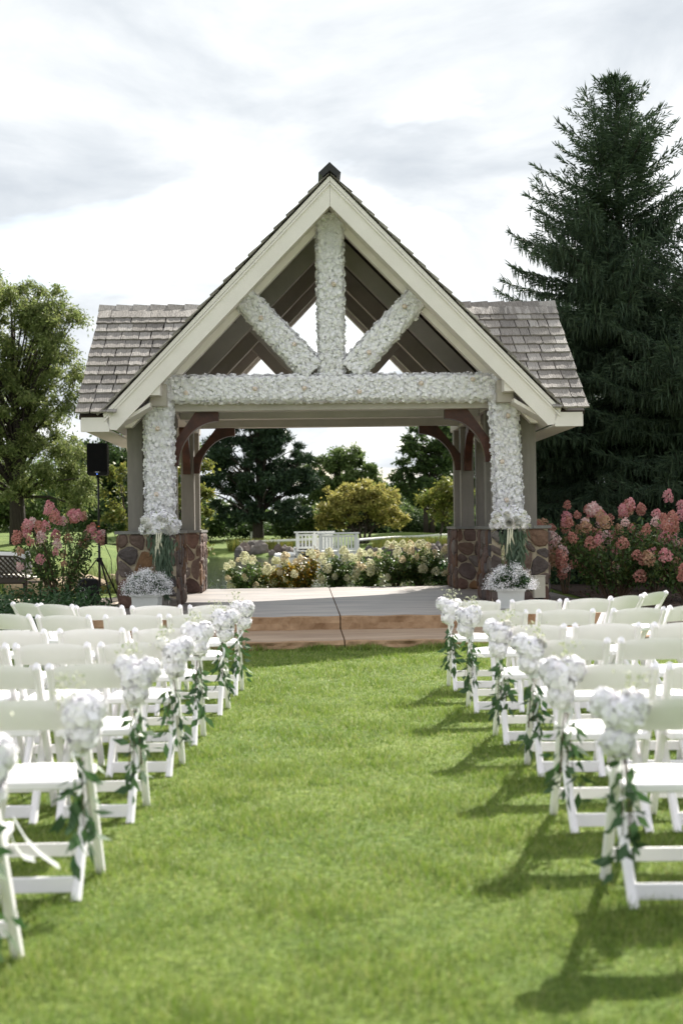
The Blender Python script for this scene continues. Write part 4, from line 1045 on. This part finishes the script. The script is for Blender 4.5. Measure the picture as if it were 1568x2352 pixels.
for i, (px, d, sx, sz, lab) in enumerate(((70, 24.6, .55, .20, 'tan limestone block under the lattice settee'), (185, 25.0, .5, .22, 'tan limestone block behind the bagged speaker'), (125, 24.4, .38, .18, 'tan limestone block behind the pink shrub stems'), (255, 26.2, .45, .2, 'tan limestone block right of the speaker tripod'), (225, 28.0, .5, .26, 'pale limestone block above the tripod legs'))):
    q = base(px, d); b_ = MB(); rr = random.Random(i)
    o = rock('limestone_block', (q.x, q.y, q.z), sx, .3, sz, M_lime, lab, 'rock', 'limestone blocks by the patio', i, .12, .1)
    o.rotation_euler = (0, 0, R(rr.uniform(-8, 8)))

# ------------------------------------------------------------------ far shore: rocks, bridge, low rails, post, birds
ORDN = ['first', 'second', 'third', 'fourth', 'fifth', 'sixth', 'seventh', 'eighth', 'ninth', 'tenth', 'eleventh', 'twelfth', 'thirteenth', 'fourteenth', 'fifteenth']
for i, px in enumerate(list(range(548, 742, 13)) + list(range(850, 1020, 12))):
    d = 82.6 + random.uniform(-.6, .8); a, b = ray(px + random.uniform(-3, 3), 1212); X = a * d
    y_ = d
    while pond_sd(X, y_) > .2 and y_ < 92: y_ += .15
    side_ = 'left' if px < 780 else 'right'; nth = ORDN[(14 - i) if px < 780 else (i - 15)]
    s = random.uniform(.26, .5)
    rock('shore_rock', (X, y_ - .1, WZ - .08), s, s * .8, s * random.uniform(.7, 1.25), M_rock, '%s boulder along the far shore counting %s from the white bridge' % (nth, 'leftward' if px < 780 else 'rightward'), 'rock', 'boulders on the far shore, %s of the bridge' % side_, i, .25, .2)
def rail(p0, p1, zb, h, npk, name, label):
    """bridge railing: end posts, cap rail, bottom rail, pickets"""
    p0, p1 = Vector(p0), Vector(p1); d = p1 - p0
    for t in (0, .5, 1): q = p0 + d * t; MB().bar((q.x, q.y, zb), (q.x, q.y, h - .02), .16, .16, up=(0, 1, 0), ch=.08).obj('rail_post', M_paint, br)
    o = Vector((0, 0, 0)); ext = d.normalized() * .18
    MB().bar((p0 - ext) + Vector((0, 0, h)), (p1 + ext) + Vector((0, 0, h)), .24, .09, ch=.2).obj('cap_rail', M_paint, br)
    MB().bar(p0 + Vector((0, 0, h - .16)), p1 + Vector((0, 0, h - .16)), .06, .10, ch=.1).obj('top_rail', M_paint, br)
    MB().bar(p0 + Vector((0, 0, h - .92)), p1 + Vector((0, 0, h - .92)), .06, .12, ch=.1).obj('bottom_rail', M_paint, br)
    for k in range(npk):
        q = p0 + d * ((k + .5) / npk)
        if abs((k + .5) / npk - .5) < .04: continue
        MB().bar((q.x, q.y, h - .87), (q.x, q.y, h - .2), .10, .04, up=(0, 1, 0), ch=.1).obj('picket', M_paint, br)
BD = 78.0
br = empty('footbridge', (0, 0, 0), 0, 'white picket footbridge crossing the pond outlet', 'bridge')
nA, nB = at(735, 1232, BD), at(818, 1231, BD); hb = at(776, 1225, BD).z
fA, fB = at(682, 1230, BD + 3.0), at(762, 1229, BD + 3.0)
br.location = (0, 0, 0)
rail((nA.x, BD, 0), (nB.x, BD, 0), -.75, hb, 11, 'near', '')
rail((fA.x, BD + 3.0, 0), (fB.x, BD + 3.0, 0), -.75, hb + .08, 10, 'far', '')
m = MB()
for k in range(16):
    t = k / 16; t2 = t + .92 / 16
    a0, a1 = nA.x - .1 + (nB.x - nA.x + .2) * t, nA.x - .1 + (nB.x - nA.x + .2) * t2; b0, b1 = fA.x - .1 + (fB.x - fA.x + .2) * t, fA.x - .1 + (fB.x - fA.x + .2) * t2
    z = hb - 1.06
    MB().add([(a0, BD - .1, z), (a1, BD - .1, z), (b1, BD + 3.1, z), (b0, BD + 3.1, z), (a0, BD - .1, z + .05), (a1, BD - .1, z + .05), (b1, BD + 3.1, z + .05), (b0, BD + 3.1, z + .05)],
             [(0, 1, 2, 3), (7, 6, 5, 4), (0, 4, 5, 1), (1, 5, 6, 2), (2, 6, 7, 3), (3, 7, 4, 0)]).obj('deck_plank', M_paint, br)
for p_ in ((nA, nB, BD - .0), (fA, fB, BD + 3.0)): MB().bar((p_[0].x, p_[2], hb - 1.15), (p_[1].x, p_[2], hb - 1.15), .12, .16, ch=.1).obj('stringer', M_paint, br)
def lowfence(pts, label, d):
    q = [at(x, y, dd) for x, y, dd in pts]; e = empty('low_rail_fence', (q[0].x, q[0].y, hgt(q[0].x, q[0].y)), 0, label, 'fence', 'low white rail fences by the bridge'); o = e.location
    for a, b in zip(q, q[1:]):
        MB().bar(a - o, b - o, .22, .14, ch=.2).obj('rail', M_paint, e)
    for a in q:
        g = min(hgt(a.x, a.y), a.z - .3) - .1
        MB().bar((a.x - o.x, a.y - o.y, g - o.z), (a.x - o.x, a.y - o.y, a.z - o.z - .06), .15, .15, up=(0, 1, 0), ch=.1).obj('rail_post', M_paint, e)
lowfence([(547, 1245, 86), (640, 1242, 85), (732, 1238, 82)], 'low white rail fence leading to the bridge from the left', 85)
lowfence([(822, 1240, 84), (905, 1234, 88), (960, 1232, 90), (1008, 1229, 92), (1090, 1226, 95)], 'low white rail fence right of the bridge', 88)
q = base(580, 96); e = empty('white_post', q, 0, 'short white post standing on the bank under the pine', 'post'); z_ = at(580, 1223, 96).z - q.z
MB().bar((0, 0, -.1), (0, 0, z_), .30, .30, up=(0, 1, 0), ch=.1).obj('shaft', M_paint, e); MB().bar((0, 0, z_ + .002), (0, 0, z_ + .06), .36, .36, up=(0, 1, 0), ch=.2).obj('cap', M_paint, e)
M_bird = mat('white_feather', (.80, .80, .77), .7); M_beak = mat('orange_beak', (.6, .2, .03), .5)
def swan(px, py, rz, label, head):
    a, b = ray(px, py); d = (WZ - EYE) / b; e = empty('swan', (a * d, d, WZ - .05), rz, label, 'swan', 'white swans on the pond')
    me = rock('body', (0, 0, 0), .42, .25, .20, M_bird, None, None, None, 5, .06, .35, 3); me.parent = e; me.rotation_euler = (0, 0, 0); me.data.shade_smooth()
    for s in (-1, 1):
        w = rock('wing', (-.06, s * .14, .06), .30, .10, .15, M_bird, None, None, None, 8, .08, .3, 2); w.parent = e; w.rotation_euler = (0, 0, s * .15); w.data.shade_smooth()
    if head:
        MB().tube([(.32, 0, .12), (.42, 0, .25), (.40, 0, .42), (.36, 0, .54), (.42, 0, .60), (.50, 0, .57)], [.08, .06, .045, .04, .05, .035], 10).obj('neck', M_bird, e, True)
        MB().tube([(.49, 0, .575), (.60, 0, .54)], [.03, .012], 8).obj('beak', M_beak, e, True)
    else:
        MB().tube([(.32, 0, .14), (.44, 0, .20), (.55, 0, .12), (.60, 0, -.03)], [.08, .06, .045, .04], 10).obj('neck', M_bird, e, True)
swan(640, 1281, R(80), 'white swan dipping its neck, left of the pair on the pond', False)
swan(664, 1279, R(40), 'white swan with raised head, right of the pair on the pond', True)

# ------------------------------------------------------------------ trees
def foliage_mat(name, cols, transl=.3): return mat(name, cols[0], .55, island=cols, transl=transl, spec=.25)
FM = dict(
    locust=foliage_mat('locust_leaf', [(.12, .16, .05), (.18, .225, .07), (.24, .28, .095), (.09, .13, .04), (.30, .31, .12)], .48),
    green=foliage_mat('green_leaf', [(.08, .13, .04), (.12, .175, .05), (.16, .21, .07), (.06, .10, .03)], .42),
    dark=foliage_mat('deep_green_leaf', [(.045, .08, .03), (.07, .115, .036), (.10, .15, .045), (.032, .06, .022)], .36),
    yellow=foliage_mat('golden_leaf', [(.33, .30, .08), (.40, .36, .12), (.26, .27, .07), (.44, .37, .11), (.21, .24, .06)], .45),
    birch=foliage_mat('birch_leaf', [(.15, .18, .035), (.22, .23, .05), (.10, .14, .03), (.28, .25, .06)], .4),
    pine=foliage_mat('pine_needle', [(.022, .046, .026), (.038, .066, .034), (.055, .09, .042), (.016, .034, .02)], .15),
    spruce=foliage_mat('spruce_needle', [(.036, .066, .040), (.062, .10, .056), (.092, .135, .072), (.028, .052, .032)], .18),
    far=foliage_mat('far_leaf', [(.05, .085, .03), (.075, .11, .035), (.10, .135, .05)], .3))
def tree(name, px, d, blobs, m, nclus, nleaf, lsz, label, trunk_r, lean=0, asp=.45, droop=.0, flat=.6, stems=1, cat='tree', fork=.35, spread=1.0, zb=None, depthk=.85, puff=1.0):
    """blobs: (px, py, rx px, ry px) that the crown fills, seen at depth d"""
    b = base(px, d); e = empty(name, (b.x, b.y, b.z - .05), 0, label, cat, 'trees around the pond' if d > 60 else None)
    k = d / FPX; B = [(at(x, y, d) - e.location, rx * k, ry * k) for x, y, rx, ry in blobs]; wt = np.array([rx * ry for _, rx, ry in B]); wt = wt / wt.sum()
    cl = []
    for i in range(nclus):
        c, rx, rz = B[RNG.choice(len(B), p=wt)]; dd = RNG.normal(size=3); dd /= np.linalg.norm(dd); q = RNG.uniform(.25, 1) ** .45
        cl.append((c.x + dd[0] * rx * q, c.y + dd[1] * rx * depthk * q, c.z + dd[2] * rz * q))
    C = np.array(cl); top = C[:, 2].max(); zlo = C[:, 2].min()
    m_ = MB(); cx = float(np.mean(C[:, 0])); trunks = []
    for s in range(stems):
        ox = (s - (stems - 1) / 2) * trunk_r * 2.2; tx = cx * .8 + (s - (stems - 1) / 2) * .9 * spread; zt = top * .86
        pts = [(ox, 0, -.1), (ox + tx * .12, 0, zt * .18), (ox + tx * .4 + .1, .05, zt * .45), (tx * .75, .05, zt * .7), (tx, 0, zt)]
        m_.tube(pts, [trunk_r * 1.25, trunk_r, trunk_r * .72, trunk_r * .42, trunk_r * .12], 9); trunks.append(pts)
    def on_trunk(t, s):
        P = trunks[s]; zt = P[-1][2]; z = t * zt
        for a, b2 in zip(P, P[1:]):
            if a[2] <= z <= b2[2]: f = (z - a[2]) / (b2[2] - a[2]); return Vector(a).lerp(Vector(b2), f)
        return Vector(P[-1])
    nl = min(len(C), 16 * stems + nclus // 4); hubs = []
    for i in range(nl):
        c = Vector(C[i]); s = i % stems; t = max(fork * .6, min(.9, (c.z / max(trunks[s][-1][2], .1)) * random.uniform(.35, .75))); a = on_trunk(t, s)
        mid = a.lerp(c, .55) + Vector((0, 0, .06 * (c - a).length)); r = trunk_r * .34 * (1 - t * .6)
        m_.tube([a, mid, c], [r, r * .55, r * .15], 5); hubs.append((mid, r * .4)); hubs.append((c, r * .2))
    H = np.array([h[0] for h in hubs])
    for i in range(nl, len(C)):
        j = int(np.argmin(((H - C[i]) ** 2).sum(1))); a = Vector(H[j]); c = Vector(C[i]); m_.tube([a, a.lerp(c, .5) + Vector((0, 0, .05)), c], [hubs[j][1] * .8, hubs[j][1] * .5, .004], 4, False)
    m_.obj('trunk', M_bark, e, True, False)
    rx = np.mean([b_[1] for b_ in B]); cr = rx * (2.1 / math.sqrt(max(4, nclus))) * 1.25 * puff
    j = RNG.integers(0, nclus, nleaf); g = RNG.normal(0, 1, (nleaf, 3)); sz = RNG.uniform(.6, 1.3, nclus)[j][:, None]
    P = C[j] + g * np.array([1, 1, flat]) * cr * .55 * sz
    P[:, 2] -= droop * np.abs(g[:, 0]) * cr
    D = rdir(nleaf) + np.array([0, 0, -droop * 1.6]); Nn = rdir(nleaf) * .8 + np.array([0, 0, .8])
    l = lsz * RNG.uniform(.6, 1.3, nleaf)
    o = link('crown', quads_mesh('crown', leaf_quads(P, D, Nn, l, l * asp, .12)), m, e); tag(o, kind='stuff')
    return e
tree('locust_tree', 42, 50, [(70, 760, 125, 110), (-10, 720, 130, 95), (130, 890, 85, 110), (20, 940, 130, 110), (-70, 900, 120, 170), (110, 1060, 100, 75), (170, 1120, 70, 60), (-10, 1120, 110, 60), (100, 690, 70, 60)],
     FM['locust'], 300, 95000, .15, 'tall feathery locust tree with dark forked trunk on the left', .27, asp=.34, droop=.35, flat=.62, puff=1.5)
tree('birch_tree', 330, 33, [(290, 1120, 60, 70), (300, 1200, 60, 50), (400, 1130, 50, 80), (462, 1150, 24, 55), (455, 1240, 28, 45), (470, 1100, 14, 60), (340, 1060, 55, 50)], FM['birch'], 85, 5200, .105, 'slender birch with yellow-green leaves behind the left posts', .05, asp=.7, flat=.9, stems=3)
tree('oak_tree', 235, 98, [(240, 1060, 95, 80), (180, 1140, 90, 60), (300, 1120, 90, 80), (230, 1010, 60, 50)], FM['dark'], 110, 16000, .36, 'dark broad tree behind the raised loudspeaker', .3, asp=.5)
tree('oak_tree', 90, 105, [(80, 1120, 140, 70), (-40, 1110, 110, 90), (20, 1170, 120, 40)], FM['green'], 110, 15000, .38, 'round green tree behind the locust trunk', .3, asp=.5)
tree('maple_tree', 395, 112, [(390, 1080, 90, 90), (420, 1160, 80, 50)], FM['green'], 90, 11000, .38, 'green tree far behind the left posts of the gazebo', .3, asp=.5)
tree('pine_tree', 592, 95, [(590, 985, 75, 60), (540, 1040, 85, 40), (650, 1040, 75, 45), (520, 1110, 75, 45), (610, 1110, 90, 40), (680, 1100, 50, 45), (540, 1175, 80, 35), (650, 1170, 75, 35), (600, 940, 50, 40)],
     FM['pine'], 230, 60000, .36, 'dark spreading pine at the left of the far shore', .38, asp=.24, flat=.42, droop=-.1)
tree('locust_tree', 790, 122, [(770, 1090, 70, 45), (830, 1085, 35, 40), (720, 1120, 50, 60), (800, 1050, 45, 25), (845, 1120, 40, 35)], FM['green'], 130, 17000, .38, 'airy green tree in the middle beyond the golden one', .26, asp=.42, droop=.2)
tree('golden_tree', 832, 97, [(800, 1155, 75, 42), (865, 1160, 62, 45), (830, 1130, 60, 26), (760, 1185, 40, 30), (905, 1190, 28, 24)], FM['yellow'], 170, 15000, .24, 'low golden yellow tree with a domed crown by the bridge', .10, asp=.5, stems=4, spread=1.2, flat=.6)
tree('locust_tree', 985, 108, [(960, 1040, 50, 50), (1000, 1060, 45, 60), (930, 1110, 45, 40), (985, 1130, 60, 40), (1030, 1020, 50, 50), (945, 1010, 30, 25)], FM['dark'], 150, 17000, .36, 'tall dark locust with bare trunk right of the golden tree', .2, asp=.42, droop=.1, flat=.45, stems=2)
tree('locust_tree', 1075, 118, [(1070, 1010, 90, 80), (1040, 960, 60, 50), (1120, 1080, 80, 70), (1060, 1120, 70, 50)], FM['green'], 120, 15000, .40, 'green tree behind the right posts of the gazebo', .26, asp=.45)
tree('golden_tree', 1008, 92, [(1005, 1150, 42, 24), (1045, 1130, 40, 30), (1030, 1175, 40, 22)], FM['birch'], 60, 5000, .26, 'small yellow-green tree at the right of the far shore', .08, asp=.5)
for i, (px, py, rx_, ry_, d, ml, lab) in enumerate(((735, 1195, 45, 28, 100, 'green', 'bright green bush between the pine and the golden tree'), (480, 1205, 50, 22, 104, 'dark', 'dark bush under the left side of the pine'), (670, 1205, 45, 22, 101, 'dark', 'dark bush under the right side of the pine'),
        (940, 1205, 40, 18, 112, 'dark', 'dark bush under the tall dark locust'), (1000, 1208, 60, 16, 116, 'green', 'low green bush by the right far bank'), (560, 1208, 50, 18, 107, 'dark', 'dark bush below the middle of the pine'), (1110, 1200, 50, 20, 110, 'green', 'green bush behind the right stone pier'), (200, 1195, 70, 25, 96, 'dark', 'dark bush behind the pink shrub'), (330, 1205, 60, 22, 100, 'green', 'green bush behind the birch'))):
    tree('bush', px, d, [(px, py, rx_, ry_)], FM[ml], 26, 3200, .30, lab, .05, asp=.5, stems=2, cat='bush')
for i in range(13):
    px = 430 + i * 56 + random.uniform(-12, 12); ry_ = random.uniform(22, 34)
    tree('bush', px, 124 + random.uniform(-4, 4), [(px, 1212 - ry_ * .35, 46, ry_)], FM['dark' if i % 3 else 'green'], 24, 2600, .42, '%s bush from the left in the dark thicket behind the far bank' % ORDN[i], .05, asp=.5, stems=2, cat='bush')
# distant wood that closes the view
n = 26000; a = RNG.uniform(-.42, .42, n); dd = RNG.uniform(150, 175, n); x = a * dd
topz = 5.2 + 1.6 * np.sin(x * .13) + 1.2 * np.sin(x * .31 + 1) + .8 * np.sin(x * .83)
P = np.stack([x, dd, .2 + topz * RNG.uniform(0, 1, n) ** .8], 1)
tag(link('distant_wood', quads_mesh('distant_wood', leaf_quads(P, rdir(n), rdir(n) * .7 + np.array([0, -.3, .6]), RNG.uniform(.6, 1.2, n), .6)), FM['far']), 'hazy belt of distant trees closing the view', 'woodland', None, 'stuff')

def spruce(px, d, ytop, rmax, label, seed, hang=1.0, zfoot=.3, leaders=1, dens=1.0, skew=0):
    rr = random.Random(seed); b = base(px, d); e = empty('spruce_tree', (b.x, b.y, b.z - .05), 0, label, 'tree', 'spruces right of the gazebo')
    h = at(px, ytop, d).z - b.z; m_ = MB(); r0 = h * .016
    m_.tube([(0, 0, -.1), (0, 0, h * .3), (.02, 0, h * .7), (0, 0, h)], [r0 * 1.3, r0, r0 * .45, .012], 9)
    PP, DD, NN, LL, WW = [], [], [], [], []
    def twig(p, dr, l, w):
        PP.append(p); DD.append(dr); LL.append(l); WW.append(w)
    def limb(o, az, L, up, droop_amt, hang):
        n = max(4, int(L / .15)); pts = []; c, s = math.cos(az), math.sin(az)
        for i in range(n + 1):
            t = i / n; r = L * t
            z = up * r - droop_amt * L * (t ** 1.2 - .9 * t ** 3.2)
            wv = .05 * math.sin(t * 7 + az * 3)
            pts.append(Vector((o.x + c * r - s * wv * r, o.y + s * r + c * wv * r, o.z + z)))
        m_.tube(pts, [max(.005, .022 * (L / 2.5) * (1 - i / (n + .5))) for i in range(n + 1)], 4, False)
        for i in range(1, n + 1):
            t = i / n; p = pts[i]; dr = (pts[i] - pts[i - 1]).normalized(); sd_ = dr.cross(Vector((0, 0, 1))).normalized()
            sub = L * .34 * (1 - t) ** .7 + .10
            for side in (-1, 1):
                if rr.random() > 1.0 * dens: continue
                q = (dr * rr.uniform(.5, .9) + sd_ * side * rr.uniform(.6, 1)).normalized(); sl = sub * rr.uniform(.7, 1.2); k = max(2, int(sl / .042))
                for j in range(1, k + 1):
                    pos = p + q * sl * j / k + Vector((0, 0, -.10 * hang * (j / k) ** 2 * sl))
                    hd = hang * (1 - .75 * t)
                    twig(pos, q * .5 + dr * .5 + Vector((rr.uniform(-.5, .5), rr.uniform(-.5, .5), .25 - .3 * hd)), rr.uniform(.09, .17), .024)
                    twig(pos, q * .3 + sd_ * side * .5 + Vector((rr.uniform(-.4, .4), rr.uniform(-.4, .4), rr.uniform(-1.5, -.3) * hd)), rr.uniform(.10, .22), .024)
                    if hang > .6 and rr.random() < .65 * (1 - t * .6): twig(pos, Vector((rr.uniform(-.25, .25), rr.uniform(-.25, .25), -1)), rr.uniform(.14, .32), .026)
            twig(p, dr * .6 + Vector((rr.uniform(-.5, .5), rr.uniform(-.5, .5), .5)), rr.uniform(.12, .24), .034)
        for k in range(3): twig(pts[-1] - dr * .05 * k, dr + Vector((rr.uniform(-.25, .25), rr.uniform(-.25, .25), rr.uniform(.1, .5))), rr.uniform(.16, .30), .026)
    z = zfoot
    while z < h * .985:
        f = z / h; L = rmax * (min(1, (1 - f) / .72) ** .62) * (1 - .35 * max(0, .22 - f) / .22)
        L *= min(1, (1 - f) / .11) ** .6; nb = 8 if f < .85 else 5
        for k in range(nb):
            az = rr.uniform(0, 6.283); l = max(.16, L * rr.uniform(.62, 1.16) * (1 + skew * math.cos(az)))
            up = -.14 + 1.35 * max(0, f - .25) ** 1.1 + rr.uniform(-.08, .14); hf = hang * (1 - .75 * max(0, f - .35) / .65); limb(Vector((0, 0, z + rr.uniform(-.1, .1))), az, l, up, .45 * (1 - f) * hang, hf)
        z += (.27 if f < .8 else .20) * rr.uniform(.85, 1.15)
    for k in range(leaders + 2):                                    # upright leaders at the top
        o = Vector((rr.uniform(-.28, .28), rr.uniform(-.2, .2), h - rr.uniform(.3, 1.0))) if k else Vector((0, 0, h - .6)); l = h + .0 - o.z - (rr.uniform(.0, .35) if k else 0)
        m_.tube([o, o + Vector((rr.uniform(-.06, .06), 0, l))], [.012, .005], 4)
        for j in range(14): twig(o + Vector((0, 0, l * j / 14)), Vector((rr.uniform(-1, 1), rr.uniform(-1, 1), .9)), rr.uniform(.10, .2) * (1.1 - j / 16), .028)
    m_.obj('trunk', M_bark, e, True, False)
    P = np.array(PP); D = unit(np.array(DD)); l = np.array(LL); w = np.array(WW); n = len(P)
    N1 = rdir(n); N2 = np.cross(D, unit(np.cross(D, N1)))
    Q = np.concatenate([leaf_quads(P, D, unit(np.cross(D, N1)), l, w, .0, .4), leaf_quads(P, D, N2, l, w, .0, .4)])
    o = link('crown', quads_mesh('crown', Q), FM['spruce'], e); tag(o, kind='stuff')
    return e
spruce(1428, 28.5, 165, 2.95, 'very tall dark spruce rising right of the gazebo', 11, skew=-.05)
spruce(1650, 26.5, 500, 2.7, 'dark spruce cut by the right edge of the picture', 12)
spruce(1300, 36.5, 690, 2.3, 'spruce half hidden behind the right roof', 13)
spruce(1545, 36.0, 640, 2.8, 'spruce in the shade behind the tall one', 14)
